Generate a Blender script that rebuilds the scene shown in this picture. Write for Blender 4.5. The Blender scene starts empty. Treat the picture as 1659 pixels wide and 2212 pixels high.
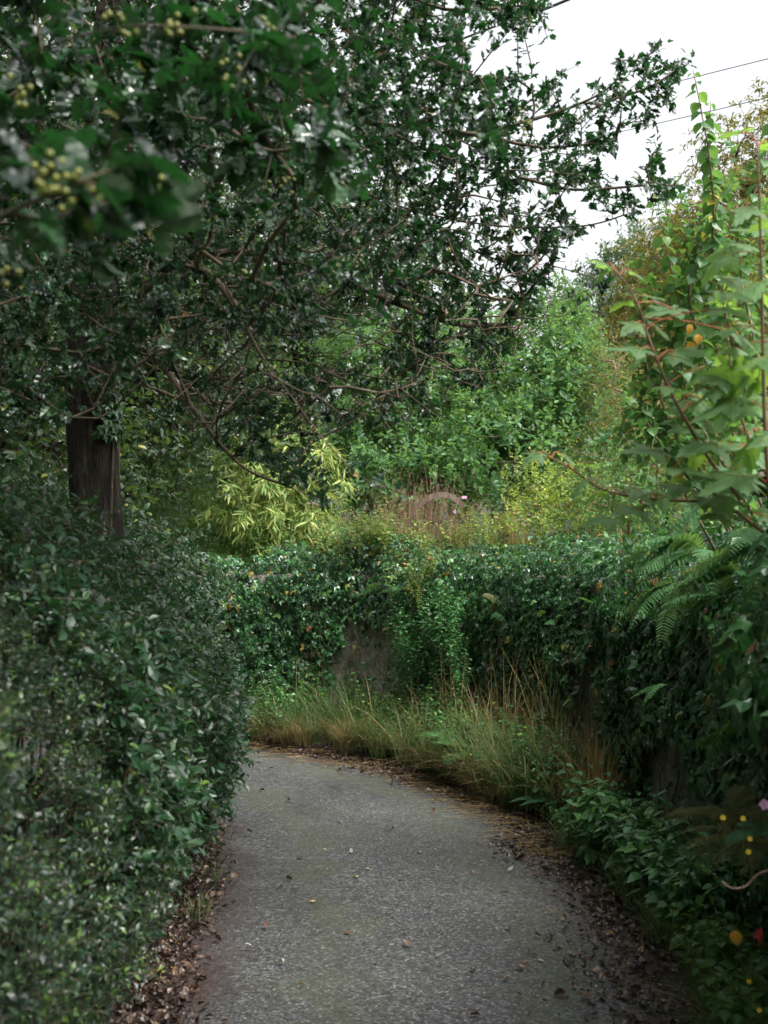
import bpy, math, random
import numpy as np
from mathutils import Vector, Euler
rng = np.random.default_rng(11)
random.seed(11)
S = bpy.context.scene
C = S.collection
R = math.radians

# ------------------------------------------------------------ camera, sky, sun, exposure
CAM = np.array([0.0, 0.0, 1.6]); PITCH = R(2.19); FPX = 2457.8; CX = 829.5; CY = 1106.0
cd = bpy.data.cameras.new('camera'); cam = bpy.data.objects.new('camera', cd); C.objects.link(cam)
cam.location = CAM; cam.rotation_euler = (R(90) + PITCH, 0, 0)
cd.sensor_width = 36; cd.sensor_height = 36; cd.sensor_fit = 'AUTO'; cd.lens = 40
cd.clip_start = 0.05; cd.clip_end = 3000
cd.dof.use_dof = True; cd.dof.focus_distance = 8.3; cd.dof.aperture_fstop = 4.5
S.camera = cam
SUN_EL, SUN_AZ = 58.0, 128.0      # azimuth measured from +Y (into the picture) towards +X
W = bpy.data.worlds.new('World'); S.world = W; W.use_nodes = True
wn = W.node_tree; wn.nodes.clear()
sky = wn.nodes.new('ShaderNodeTexSky'); sky.sky_type = 'NISHITA'; sky.sun_disc = False
sky.sun_elevation = R(SUN_EL); sky.sun_rotation = R(SUN_AZ); sky.air_density = 1.0; sky.dust_density = 6.0; sky.ozone_density = 1.0
hs = wn.nodes.new('ShaderNodeHueSaturation'); hs.inputs['Saturation'].default_value = 0.16
bg = wn.nodes.new('ShaderNodeBackground'); bg.inputs['Strength'].default_value = 0.15
wo = wn.nodes.new('ShaderNodeOutputWorld')
wn.links.new(sky.outputs[0], hs.inputs['Color']); wn.links.new(hs.outputs[0], bg.inputs['Color']); wn.links.new(bg.outputs[0], wo.inputs['Surface'])
sl = bpy.data.lights.new('sun', 'SUN'); sl.energy = 1.1; sl.angle = R(18); sl.color = (1, .965, .91)
so = bpy.data.objects.new('sun', sl); C.objects.link(so)
sd = Vector((math.sin(R(SUN_AZ)) * math.cos(R(SUN_EL)), math.cos(R(SUN_AZ)) * math.cos(R(SUN_EL)), math.sin(R(SUN_EL))))
so.rotation_euler = sd.to_track_quat('Z', 'Y').to_euler(); so.location = (8, 4, 12)
S.view_settings.view_transform = 'Standard'; S.view_settings.look = 'None'; S.view_settings.gamma = 1
S.view_settings.exposure = 1.45
S.render.engine = 'CYCLES'
S.cycles.use_denoising = True
S.cycles.max_bounces = 7; S.cycles.diffuse_bounces = 4; S.cycles.glossy_bounces = 3; S.cycles.transmission_bounces = 4
S.cycles.caustics_reflective = False; S.cycles.caustics_refractive = False

# ------------------------------------------------------------ picture <-> world
FW = np.array([0, math.cos(PITCH), math.sin(PITCH)]); UP = np.array([0, -math.sin(PITCH), math.cos(PITCH)])
def at(px, py, Y):
    px, py, Y = np.broadcast_arrays(np.asarray(px, float), np.asarray(py, float), np.asarray(Y, float))
    d = FW + np.stack([(px - CX) / FPX, 0 * px, 0 * px], -1) + ((CY - py) / FPX)[..., None] * UP
    return CAM + d * (Y / d[..., 1])[..., None]
def project(P):
    r = P - CAM; z = r @ FW; z = np.where(np.abs(z) < 1e-3, 1e-3, z)
    return CX + r[..., 0] / z * FPX, CY - (r @ UP) / z * FPX, z
def in_poly(x, y, poly):
    ins = np.zeros(x.shape, bool); n = len(poly); j = n - 1
    for i in range(n):
        xi, yi = poly[i]; xj, yj = poly[j]
        c = ((yi > y) != (yj > y)) & (x < (xj - xi) * (y - yi) / (yj - yi + 1e-9) + xi)
        ins ^= c; j = i
    return ins
def nz(p, f=1.0, s=0.0):
    p = np.asarray(p) * f; x, y, z = p[..., 0] + s * 7.1, p[..., 1] + s * 3.7, p[..., 2] - s * 5.3
    return (np.sin(1.7 * x + 1.3 * np.sin(2.1 * y + .7 * z)) + np.sin(2.3 * y - 1.1 * z + 1.5 * np.sin(1.9 * z + x)) + np.sin(2.9 * z + 1.9 * x * .7 + 1.2 * np.sin(2.7 * x - y))) / 3
def unit(v): return v / (np.linalg.norm(v, axis=-1, keepdims=True) + 1e-9)
def rnd(n, s=1.0): return rng.normal(0, s, (n, 3))

# ------------------------------------------------------------ object helpers
def lk(o, parent=None):
    C.objects.link(o)
    if parent is not None: o.parent = parent
    return o
def tag(o, label, cat, group=None, kind=None):
    if label: o['label'] = label
    if cat: o['category'] = cat
    if group: o['group'] = group
    if kind: o['kind'] = kind
    return o
def thing(name, label, cat, base=(0, 0, 0), group=None, kind=None):
    o = bpy.data.objects.new(name, None); o.location = base; o.empty_display_size = .1
    lk(o); return tag(o, label, cat, group, kind)
class MB:
    """collects vertices and faces as numpy blocks, builds one mesh"""
    def __init__(s): s.v = []; s.li = []; s.lt = []; s.n = 0; s.fa = []
    def add(s, V, faces_flat, totals, attr=None):
        V = np.asarray(V, float).reshape(-1, 3)
        s.v.append(V); s.li.append(np.asarray(faces_flat, np.int64) + s.n); s.lt.append(np.asarray(totals, np.int64)); s.n += len(V)
        s.fa.append(np.zeros(len(V)) if attr is None else np.asarray(attr, float))
        return s
    def faces(s, V, F, attr=None):
        return s.add(V, [i for f in F for i in f], [len(f) for f in F], attr)
    def inst(s, tpl, pos, X, Y, Z, sc):
        """copies of tpl=(V,F) with axes X,Y,Z (N,3) and scale sc (N,) or (N,3)"""
        V, F = tpl; N = len(pos)
        if N == 0: return s
        sc = np.asarray(sc, float)
        if sc.ndim == 1: sc = np.repeat(sc[:, None], 3, 1)
        M = np.stack([X * sc[:, 0:1], Y * sc[:, 1:2], Z * sc[:, 2:3]], 1)
        P = np.einsum('vk,nkj->nvj', V, M) + pos[:, None, :]
        fl = np.array([i for f in F for i in f]); lt = np.array([len(f) for f in F]); k = len(V)
        li = (fl[None, :] + (np.arange(N) * k)[:, None]).ravel()
        return s.add(P.reshape(-1, 3), li, np.tile(lt, N))
    def mesh(s, name, mat, smooth=False, off=(0, 0, 0), attr=None):
        me = bpy.data.meshes.new(name)
        if s.n == 0: return me
        V = np.concatenate(s.v) - np.asarray(off); li = np.concatenate(s.li); lt = np.concatenate(s.lt)
        me.vertices.add(len(V)); me.vertices.foreach_set('co', V.astype(np.float32).ravel())
        me.loops.add(len(li)); me.loops.foreach_set('vertex_index', li.astype(np.int32))
        me.polygons.add(len(lt)); ls = np.concatenate([[0], np.cumsum(lt)[:-1]])
        me.polygons.foreach_set('loop_start', ls.astype(np.int32)); me.polygons.foreach_set('loop_total', lt.astype(np.int32))
        me.polygons.foreach_set('use_smooth', np.full(len(lt), smooth))
        if attr:
            a = me.attributes.new(attr, 'FLOAT', 'POINT'); a.data.foreach_set('value', np.concatenate(s.fa).astype(np.float32))
        me.update(calc_edges=True); me.validate()
        me.materials.append(mat); return me
    def obj(s, name, mat, parent=None, smooth=False, attr=None):
        off = parent.location if parent is not None else (0, 0, 0)
        o = bpy.data.objects.new(name, s.mesh(name, mat, smooth, off, attr)); return lk(o, parent)

def tube(mb, P, r, n=5, cap=True):
    P = np.asarray(P, float); m = len(P); r = np.broadcast_to(np.asarray(r, float), (m,))
    T = unit(np.gradient(P, axis=0)); ref = np.array([.13, .21, 1.0]) if abs(T[:, 2]).mean() < .8 else np.array([1.0, .1, .05])
    A = unit(np.cross(T, ref)); B = np.cross(T, A)
    th = np.arange(n) / n * 2 * math.pi
    V = P[:, None] + r[:, None, None] * (np.cos(th)[None, :, None] * A[:, None] + np.sin(th)[None, :, None] * B[:, None])
    i = np.arange(m - 1)[:, None] * n; j = np.arange(n)[None]; k = (j + 1) % n
    F = np.stack([i + j, i + k, i + n + k, i + n + j], -1).reshape(-1)
    tot = [4] * ((m - 1) * n)
    if cap: F = np.concatenate([F, (m - 1) * n + np.arange(n)]); tot.append(n)
    mb.add(V.reshape(-1, 3), F, tot)
def spline(pts, n=8):
    P = np.asarray(pts, float); Q = np.vstack([2 * P[0] - P[1], P, 2 * P[-1] - P[-2]]); out = []
    for i in range(1, len(Q) - 2):
        for t in np.arange(n) / n:
            a, b, c, d = Q[i - 1], Q[i], Q[i + 1], Q[i + 2]
            out.append(.5 * (2 * b + (c - a) * t + (2 * a - 5 * b + 4 * c - d) * t * t + (3 * b - a - 3 * c + d) * t ** 3))
    out.append(P[-1]); return np.array(out)

# ------------------------------------------------------------ leaf templates: x width, y length, z normal
def blade(ts, ws, fold=.25, curl=-.15, wave=None, twist=0):
    V = []; F = []; n = len(ts)
    V.append((0, ts[0], 0))
    for i in range(1, n - 1):
        t, w = ts[i], ws[i]; zc = curl * t * t; wv = wave[i] if wave else 0
        V += [(-w, t, zc + fold * w + wv), (0, t, zc), (w, t, zc + fold * w - wv * (1 if twist else -1))]
    V.append((0, ts[-1], curl)); tip = len(V) - 1
    F += [(0, 2, 1), (0, 3, 2)]
    for i in range(n - 3):
        a = 1 + 3 * i; b = a + 3
        F += [(a, a + 1, b + 1, b), (a + 1, a + 2, b + 2, b + 1)]
    a = 1 + 3 * (n - 3); F += [(a, a + 1, tip), (a + 1, a + 2, tip)]
    return np.array(V, float), F
OVAL = [blade([0, .22, .52, .8, 1], [0, .2, .29, .19, 0], .35, -.12), blade([0, .25, .55, .8, 1], [0, .2, .26, .16, 0], .15, -.35), blade([0, .2, .5, .8, 1], [0, .17, .27, .2, 0], .5, .08)]
OVAL2 = [blade([0, .45, 1], [0, .27, 0], .35, -.15), blade([0, .5, 1], [0, .24, 0], .1, -.3)]
ROUND = [blade([0, .12, .35, .62, .85, 1], [0, .28, .42, .36, .16, 0], .2, -.35), blade([0, .12, .35, .62, .85, 1], [0, .26, .4, .34, .14, 0], .4, -.15)]
LANCE = [blade([0, .2, .5, .8, 1], [0, .055, .07, .04, 0], .3, -.35), blade([0, .2, .5, .8, 1], [0, .05, .065, .04, 0], .3, -.1)]
HOLLY = [blade([0, .1, .24, .4, .57, .75, .88, 1], [0, .17, .31, .25, .35, .21, .2, 0], f, c, [0, w, -w, w, -w, w, -w, 0], tw) for f, c, w, tw in ((.3, -.3, .02, 0), (.1, -.15, .03, 1), (.45, .1, .02, 0))]
HOLLY2 = [blade([0, .18, .34, .5, .7, 1], [0, .26, .19, .31, .16, 0], f, c, [0, w, -w, w, -w, 0], tw) for f, c, w, tw in ((.4, -.25, .03, 0), (.1, -.1, .05, 1), (.5, .1, .03, 0))]
def lobed(pts, dz=-.12, fold=.1, cen=(0, .1, .04)):
    V = [cen]; 
    for x, y, rdg in pts: V.append((x, y, dz * (x * x + y * y) * 2 + fold * rdg))
    n = len(pts); return np.array(V, float), [(0, 1 + i, 1 + (i + 1) % n) for i in range(n)]
def ivy_tpl(a, dz, fold):
    half = [(.0, -.02, 0), (.2, -.14, 1), (.42 * a, .02, 0), (.47 * a, .3, -1), (.24, .42, 1), (.13, .72, 0)]
    pts = half + [(0, 1.0, -.5)] + [(-x, y, r) for x, y, r in half[:0:-1]]
    return lobed(pts, dz, fold, (0, .18, .05))
IVY = [ivy_tpl(1, -.14, .06), ivy_tpl(.75, -.2, .03), ivy_tpl(1.15, -.05, .1)]
def syc_tpl(droop, seed):
    r = np.random.default_rng(seed); lobes = [(-2.25, .45), (-1.2, .8), (0, 1.0), (1.2, .8), (2.25, .45)]
    pts = []
    for k, (a, L) in enumerate(lobes):
        for da, rr in ((-.42, .58), (-.3, .68), (-.24, .66), (-.17, .84), (-.1, .83), (0, 1.0), (.1, .83), (.17, .84), (.24, .66), (.3, .68), (.42, .58)):
            aa = a + da; R_ = L * rr * (1 + r.normal(0, .02)); pts.append((math.sin(aa) * R_, math.cos(aa) * R_))
        if k < 4: am = a + .6; Rm = .36 * (lobes[k][1] + lobes[k + 1][1]) / 1.6; pts.append((math.sin(am) * Rm, math.cos(am) * Rm))
    pts.append((.12, -.08)); pts.insert(0, (-.12, -.08))
    n = len(pts); V = [(0, 0, 0)]; F = []
    ring = []
    for s_ in (.5, 1.0):
        for x, y in pts:
            x2, y2 = x * s_, y * s_; rr = math.hypot(x2, y2); a = math.atan2(x2, y2)
            ridge = .035 * math.cos(a / 1.17 * 2 * math.pi) * rr
            V.append((x2, y2, -droop * rr * rr + ridge + .02 * math.sin(5 * x2 + 3 * y2 + seed)))
    for i in range(n):
        j = (i + 1) % n; 
        if i == n - 1: continue
        F.append((0, 1 + i, 1 + j)); F.append((1 + i, 1 + n + i, 1 + n + j, 1 + j))
    V = np.array(V); V[:, :2] *= .62; V[:, 2] *= .62
    return V, F
SYC = [syc_tpl(.28, 1), syc_tpl(.12, 2), syc_tpl(.45, 3)]
STEM = (lambda th: (np.array([(math.cos(t), 0, math.sin(t)) for t in th] + [(.55 * math.cos(t), 1, .55 * math.sin(t)) for t in th]), [(i, i + 3, (i + 1) % 3 + 3, (i + 1) % 3) for i in range(3)]))([0, 2.09, 4.19])
BALL = (lambda: (lambda rings, seg: (np.array([(0, 0, 1)] + [(math.sin(math.pi * i / rings) * math.cos(2 * math.pi * j / seg), math.sin(math.pi * i / rings) * math.sin(2 * math.pi * j / seg), math.cos(math.pi * i / rings)) for i in range(1, rings) for j in range(seg)] + [(0, 0, -1)]),
    [(0, 1 + j, 1 + (j + 1) % seg) for j in range(seg)] + [(1 + i * seg + j, 1 + (i + 1) * seg + j, 1 + (i + 1) * seg + (j + 1) % seg, 1 + i * seg + (j + 1) % seg) for i in range(rings - 2) for j in range(seg)] + [(1 + (rings - 1) * seg, 1 + (rings - 2) * seg + (j + 1) % seg, 1 + (rings - 2) * seg + j) for j in range(seg)]))(6, 8))()

def axes(Yd, Nrm):
    Y = unit(Yd); X = unit(np.cross(Y, Nrm)); Z = np.cross(X, Y); return X, Y, Z
def put(mb, tpls, pos, Yd, Nrm, size, wid=1.0):
    """scatter leaves: base pos, leaf axis Yd, upper face Nrm, length size"""
    X, Y, Z = axes(Yd, Nrm); n = len(pos); size = np.broadcast_to(size, (n,)); pick = rng.integers(0, len(tpls), n)
    for k, t in enumerate(tpls):
        m = pick == k
        if m.any(): mb.inst(t, pos[m], X[m], Y[m], Z[m], np.stack([size[m] * wid, size[m], size[m]], 1))
def stems(mb, A, B, r):
    d = B - A; L = np.linalg.norm(d, axis=1); X, Y, Z = axes(d, rnd(len(A))); r = np.broadcast_to(r, L.shape)
    mb.inst(STEM, A, X, Y, Z, np.stack([r, L, r], 1))
def sprays(leaf, twig, P, D, L, K, size, tpls, out=.9, up=.4, droop=0., rad=.0018, start=.15, wid=1.0, jit=.35, opp=False):
    """twigs from P along D with K leaves each; out: how far leaves stand off the twig"""
    n = len(P); D = unit(D); L = np.broadcast_to(L, (n,)) * rng.uniform(.7, 1.25, n)
    mid = P + D * (L * .5)[:, None] + rnd(n) * (.06 * L)[:, None]; E = P + D * L[:, None] + np.array([0, 0, -droop]) * L[:, None]
    if twig is not None: stems(twig, P, mid, rad); stems(twig, mid, E, rad * .6)
    A, B_, _ = axes(D, rnd(n)); B2 = np.cross(D, A)
    for k in range(K):
        t = start + (1 - start) * (k + rng.uniform(-.25, .25, n)) / max(K - 1, 1); t = np.clip(t, 0, 1)
        q = ((1 - t) ** 2)[:, None] * P + (2 * t * (1 - t))[:, None] * mid + (t ** 2)[:, None] * E
        ph = (k * (math.pi if opp else 2.4) + (k // 2) * 1.57 * opp + rng.uniform(-.5, .5, n)); 
        side = np.cos(ph)[:, None] * A + np.sin(ph)[:, None] * D * 0 + np.sin(ph)[:, None] * B2
        last = (k == K - 1)
        ax = D * (.55 if not last else 1.3) + side * (out if not last else .3) + rnd(n, jit * .6) + np.array([0, 0, -droop])
        nr = D * .5 + np.array([0, 0, up]) + rnd(n, jit) - side * .1
        s = size * rng.uniform(.65, 1.15, n) * (1 - .25 * abs(2 * (k / max(K - 1, 1)) - .9))
        put(leaf, tpls, q, ax, nr, s, wid)

# ------------------------------------------------------------ materials
def nodes(name):
    m = bpy.data.materials.new(name); m.use_nodes = True; nt = m.node_tree; nt.nodes.clear()
    o = nt.nodes.new('ShaderNodeOutputMaterial'); return m, nt, o
def ramp(nt, fac, stops, interp='LINEAR'):
    r = nt.nodes.new('ShaderNodeValToRGB'); r.color_ramp.interpolation = interp; e = r.color_ramp.elements
    while len(e) < len(stops): e.new(.5)
    for el, (p, c) in zip(e, stops): el.position = p; el.color = (*c, 1) if len(c) == 3 else c
    nt.links.new(fac, r.inputs[0]); return r.outputs[0]
def mixc(nt, fac, a, b, mode='MIX'):
    m = nt.nodes.new('ShaderNodeMix'); m.data_type = 'RGBA'; m.blend_type = mode
    for s_, v in ((0, fac), (6, a), (7, b)):
        if hasattr(v, 'links'): nt.links.new(v, m.inputs[s_])
        else: m.inputs[s_].default_value = v if s_ == 0 else (*v, 1)
    return m.outputs[2]
def math_(nt, op, a, b=0., clamp=False):
    m = nt.nodes.new('ShaderNodeMath'); m.operation = op; m.use_clamp = clamp
    for i, v in enumerate((a, b)):
        if hasattr(v, 'links'): nt.links.new(v, m.inputs[i])
        else: m.inputs[i].default_value = v
    return m.outputs[0]
def noise(nt, scale, detail=3, rough=.55, vec=None, out=0):
    n = nt.nodes.new('ShaderNodeTexNoise'); n.inputs['Scale'].default_value = scale; n.inputs['Detail'].default_value = detail; n.inputs['Roughness'].default_value = rough
    if vec is None: vec = nt.nodes.new('ShaderNodeNewGeometry').outputs['Position']
    nt.links.new(vec, n.inputs['Vector']); return n.outputs[out]
def bump(nt, h, strength, dist=.01):
    b = nt.nodes.new('ShaderNodeBump'); b.inputs['Strength'].default_value = strength; b.inputs['Distance'].default_value = dist
    nt.links.new(h, b.inputs['Height']); return b.outputs[0]
def leafmat(name, stops, rough=.38, trans=.3, spec=.5, back=.35, tcol=(.55, .8, .12), patch=None):
    m, nt, o = nodes(name); g = nt.nodes.new('ShaderNodeNewGeometry')
    c = ramp(nt, g.outputs['Random Per Island'], stops)
    n = noise(nt, 2.2, 3, .6); c = mixc(nt, .5, c, ramp(nt, n, [(.3, (.55, .6, .6)), (.7, (1.45, 1.35, 1.2))]), 'MULTIPLY')
    if patch:   # real patches of dying or young leaves
        pn = noise(nt, patch[1], 2, .5); f = math_(nt, 'MULTIPLY', math_(nt, 'SUBTRACT', pn, patch[2]), 8., True)
        f = math_(nt, 'MULTIPLY', f, math_(nt, 'GREATER_THAN', math_(nt, 'FRACT', math_(nt, 'MULTIPLY', g.outputs['Random Per Island'], 17.3)), 1 - patch[3])); c = mixc(nt, f, c, patch[0])
    fine = noise(nt, 140, 2); c = mixc(nt, .35, c, ramp(nt, fine, [(.35, (.7, .7, .7)), (.65, (1.2, 1.2, 1.2))]), 'MULTIPLY')
    cb = mixc(nt, back, c, (.16, .24, .12)); c2 = mixc(nt, g.outputs['Backfacing'], c, cb)
    p = nt.nodes.new('ShaderNodeBsdfPrincipled'); nt.links.new(c2, p.inputs['Base Color']); p.inputs['Specular IOR Level'].default_value = spec
    rr = math_(nt, 'ADD', math_(nt, 'MULTIPLY', g.outputs['Backfacing'], .25), math_(nt, 'ADD', rough - .08, math_(nt, 'MULTIPLY', fine, .16)))
    nt.links.new(rr, p.inputs['Roughness'])
    nt.links.new(bump(nt, fine, .25, .002), p.inputs['Normal'])
    t = nt.nodes.new('ShaderNodeBsdfTranslucent'); nt.links.new(mixc(nt, .4, c, tcol, 'SCREEN') if 0 else mixc(nt, 1.0, mixc(nt, .5, c, tcol), (1, 1, 1), 'MULTIPLY'), t.inputs['Color'])
    mx = nt.nodes.new('ShaderNodeMixShader'); mx.inputs[0].default_value = trans
    nt.links.new(p.outputs[0], mx.inputs[1]); nt.links.new(t.outputs[0], mx.inputs[2]); nt.links.new(mx.outputs[0], o.inputs['Surface'])
    return m
def solid(name, cols, scale=12, rough=.8, bmp=.5, bd=.01, spec=.3, stretch=None, detail=6):
    m, nt, o = nodes(name); g = nt.nodes.new('ShaderNodeNewGeometry'); vec = g.outputs['Position']
    if stretch:
        mp = nt.nodes.new('ShaderNodeMapping'); mp.inputs['Scale'].default_value = stretch; nt.links.new(vec, mp.inputs['Vector']); vec = mp.outputs[0]
    n = noise(nt, scale, detail, .65, vec); k = len(cols)
    c = ramp(nt, n, [(.28 + .44 * i / max(k - 1, 1), col) for i, col in enumerate(cols)])
    p = nt.nodes.new('ShaderNodeBsdfPrincipled'); nt.links.new(c, p.inputs['Base Color']); p.inputs['Roughness'].default_value = rough; p.inputs['Specular IOR Level'].default_value = spec
    nt.links.new(bump(nt, n, bmp, bd), p.inputs['Normal']); nt.links.new(p.outputs[0], o.inputs['Surface']); return m

TG = (.35, .6, .1)
M = dict(
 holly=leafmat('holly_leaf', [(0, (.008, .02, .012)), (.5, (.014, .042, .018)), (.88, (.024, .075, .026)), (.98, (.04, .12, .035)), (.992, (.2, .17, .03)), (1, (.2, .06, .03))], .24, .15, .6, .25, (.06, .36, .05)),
 hedge=leafmat('hedge_leaf', [(0, (.008, .027, .012)), (.5, (.016, .054, .023)), (.9, (.026, .08, .032)), (.98, (.06, .14, .04)), (.992, (.12, .2, .03)), (1, (.16, .07, .03))], .36, .14, .5, .3, (.15, .5, .08)),
 hedge2=leafmat('small_hedge_leaf', [(0, (.007, .018, .01)), (.45, (.014, .035, .02)), (.85, (.025, .06, .028)), (1, (.1, .19, .04))], .3, .14, .5, .3, (.2, .5, .08), patch=((.2, .3, .05), 3.4, .58, .4)),
 ivy=leafmat('ivy_leaf', [(0, (.014, .042, .018)), (.5, (.028, .09, .032)), (.86, (.045, .14, .042)), (.975, (.09, .21, .045)), (.99, (.3, .2, .03)), (1, (.2, .06, .025))], .3, .18, .55, .35, (.1, .5, .05), patch=((.11, .05, .028), 1.7, .56, .22)),
 laurel=leafmat('laurel_leaf', [(0, (.045, .12, .05)), (.6, (.07, .18, .065)), (1, (.13, .28, .08))], .42, .38, .45, .35, TG),
 bamboo=leafmat('bamboo_leaf', [(0, (.08, .18, .045)), (.45, (.2, .31, .08)), (1, (.46, .5, .19))], .5, .35, .35, .2, (.65, .65, .15)),
 gold=leafmat('yellow_green_leaf', [(0, (.12, .22, .045)), (.5, (.22, .34, .07)), (.9, (.36, .44, .08)), (1, (.42, .2, .05))], .5, .4, .35, .2, (.6, .7, .1)),
 herb=leafmat('herb_leaf', [(0, (.045, .125, .035)), (.6, (.08, .19, .05)), (.93, (.13, .27, .06)), (1, (.3, .26, .05))], .45, .3, .4, .35, TG),
 nettle=leafmat('nettle_leaf', [(0, (.038, .125, .046)), (.6, (.065, .195, .07)), (.97, (.1, .26, .06)), (1, (.2, .26, .04))], .36, .25, .5, .35, (.15, .5, .08)),
 palegreen=leafmat('pale_weed_leaf', [(0, (.1, .18, .05)), (.6, (.17, .27, .07)), (.92, (.26, .34, .08)), (1, (.45, .2, .05))], .5, .35, .35, .3, (.5, .65, .12)),
 sycamore=leafmat('sycamore_leaf', [(0, (.05, .14, .045)), (.7, (.075, .19, .055)), (1, (.1, .23, .06))], .32, .45, .6, .3, (.5, .8, .08)),
 dogwood=leafmat('dogwood_leaf', [(0, (.04, .12, .04)), (.6, (.065, .18, .05)), (.96, (.1, .24, .05)), (1, (.5, .36, .05))], .4, .4, .45, .3, (.35, .65, .1)),
 fern=leafmat('fern_leaf', [(0, (.04, .125, .045)), (1, (.08, .2, .065))], .5, .3, .35, .3, TG),
 fern_dark=leafmat('dark_fern_leaf', [(0, (.025, .09, .045)), (1, (.045, .13, .06))], .5, .3, .35, .3, TG),
 fern_brown=leafmat('turning_fern_leaf', [(0, (.075, .13, .04)), (.6, (.13, .15, .05)), (1, (.22, .15, .06))], .55, .3, .3, .2, (.5, .45, .1)),
 conifer=leafmat('golden_conifer', [(0, (.05, .09, .02)), (.5, (.13, .15, .03)), (1, (.32, .24, .05))], .6, .3, .3, .1, (.5, .45, .08)),
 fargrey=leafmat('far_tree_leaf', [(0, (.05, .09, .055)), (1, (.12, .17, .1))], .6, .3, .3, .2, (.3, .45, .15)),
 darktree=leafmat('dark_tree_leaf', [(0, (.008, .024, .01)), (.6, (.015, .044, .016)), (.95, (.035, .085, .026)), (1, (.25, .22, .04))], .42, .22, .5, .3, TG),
 broom=leafmat('broom_leaf', [(0, (.14, .26, .1)), (1, (.24, .38, .15))], .6, .35, .3, .2, (.4, .55, .15)),
 grass=leafmat('grass_blade', [(0, (.03, .085, .025)), (.55, (.06, .13, .035)), (.8, (.12, .13, .05)), (1, (.32, .24, .13))], .5, .35, .35, .1, (.3, .42, .12)),
 dry=leafmat('drying_grass', [(0, (.05, .085, .03)), (.25, (.12, .12, .05)), (.55, (.23, .16, .085)), (1, (.42, .31, .18))], .55, .35, .35, .1, (.5, .42, .14)),
 straw=leafmat('straw_blade', [(0, (.2, .14, .05)), (.5, (.36, .25, .1)), (1, (.5, .37, .18))], .6, .3, .3, .05, (.6, .42, .15)),
 rust=leafmat('dry_brown_stem', [(0, (.12, .07, .05)), (.5, (.24, .145, .1)), (1, (.38, .25, .18))], .7, .2, .2, .05, (.4, .25, .15)),
 litter=leafmat('litter_leaf', [(0, (.02, .013, .011)), (.5, (.05, .032, .026)), (.85, (.1, .062, .045)), (.97, (.22, .16, .12)), (1, (.3, .2, .06))], .36, .05, .5, .1, (.3, .15, .05)),
 yleaf=leafmat('yellow_fallen_leaf', [(0, (.4, .3, .09)), (1, (.5, .42, .2))], .45, .1, .4, .1, (.4, .3, .1)),
 bleaf=leafmat('brown_fallen_leaf', [(0, (.05, .03, .02)), (1, (.14, .075, .045))], .4, .05, .5, .1, (.3, .15, .05)),
 pleaf=leafmat('pale_fallen_leaf', [(0, (.25, .24, .2)), (1, (.42, .4, .36))], .4, .05, .5, .1, (.3, .25, .2)),
 red=leafmat('red_leaf', [(0, (.22, .02, .03)), (1, (.3, .04, .05))], .45, .3, .4, .1, (.6, .1, .05)),
 orange=leafmat('orange_leaf', [(0, (.3, .16, .02)), (1, (.5, .27, .03))], .45, .35, .4, .1, (.7, .4, .05)),
 yflower=leafmat('yellow_petal', [(0, (.45, .34, .02)), (1, (.62, .48, .03))], .5, .3, .3, 0, (.8, .7, .1)),
 pflower=leafmat('pink_petal', [(0, (.42, .2, .38)), (1, (.55, .32, .5))], .5, .3, .3, 0, (.8, .5, .7)),
 berry=solid('berry_skin', [(.1, .14, .025), (.26, .25, .04)], 40, .3, .05, .002, .5),
 bark=solid('holly_bark', [(.006, .005, .003), (.022, .017, .012), (.055, .043, .032), (.15, .12, .095)], 17, .85, 1, .06, .3, (1, 1, .28), 9),
 twig=solid('holly_twig', [(.05, .035, .022), (.11, .08, .05), (.19, .14, .09)], 20, .65, .4, .004, .4),
 twigred=solid('reddish_twig', [(.1, .045, .03), (.18, .09, .055)], 20, .55, .3, .004, .4),
 twiggrn=solid('green_stem', [(.05, .09, .03), (.1, .13, .05)], 20, .55, .2, .004, .4),
 cane=solid('tan_cane', [(.2, .13, .09), (.34, .24, .17)], 16, .6, .4, .004, .4),
 petiole=solid('red_petiole', [(.3, .06, .03), (.42, .13, .05)], 20, .5, .2, .003, .4),
 woodgrey=solid('weathered_wood', [(.08, .065, .05), (.17, .14, .11), (.27, .23, .18)], 9, .8, .6, .01, .3, (1, 1, .4)),
 cable=solid('cable_black', [(.02, .022, .03), (.04, .042, .05)], 5, .5, .1, .002, .4),
)
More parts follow.
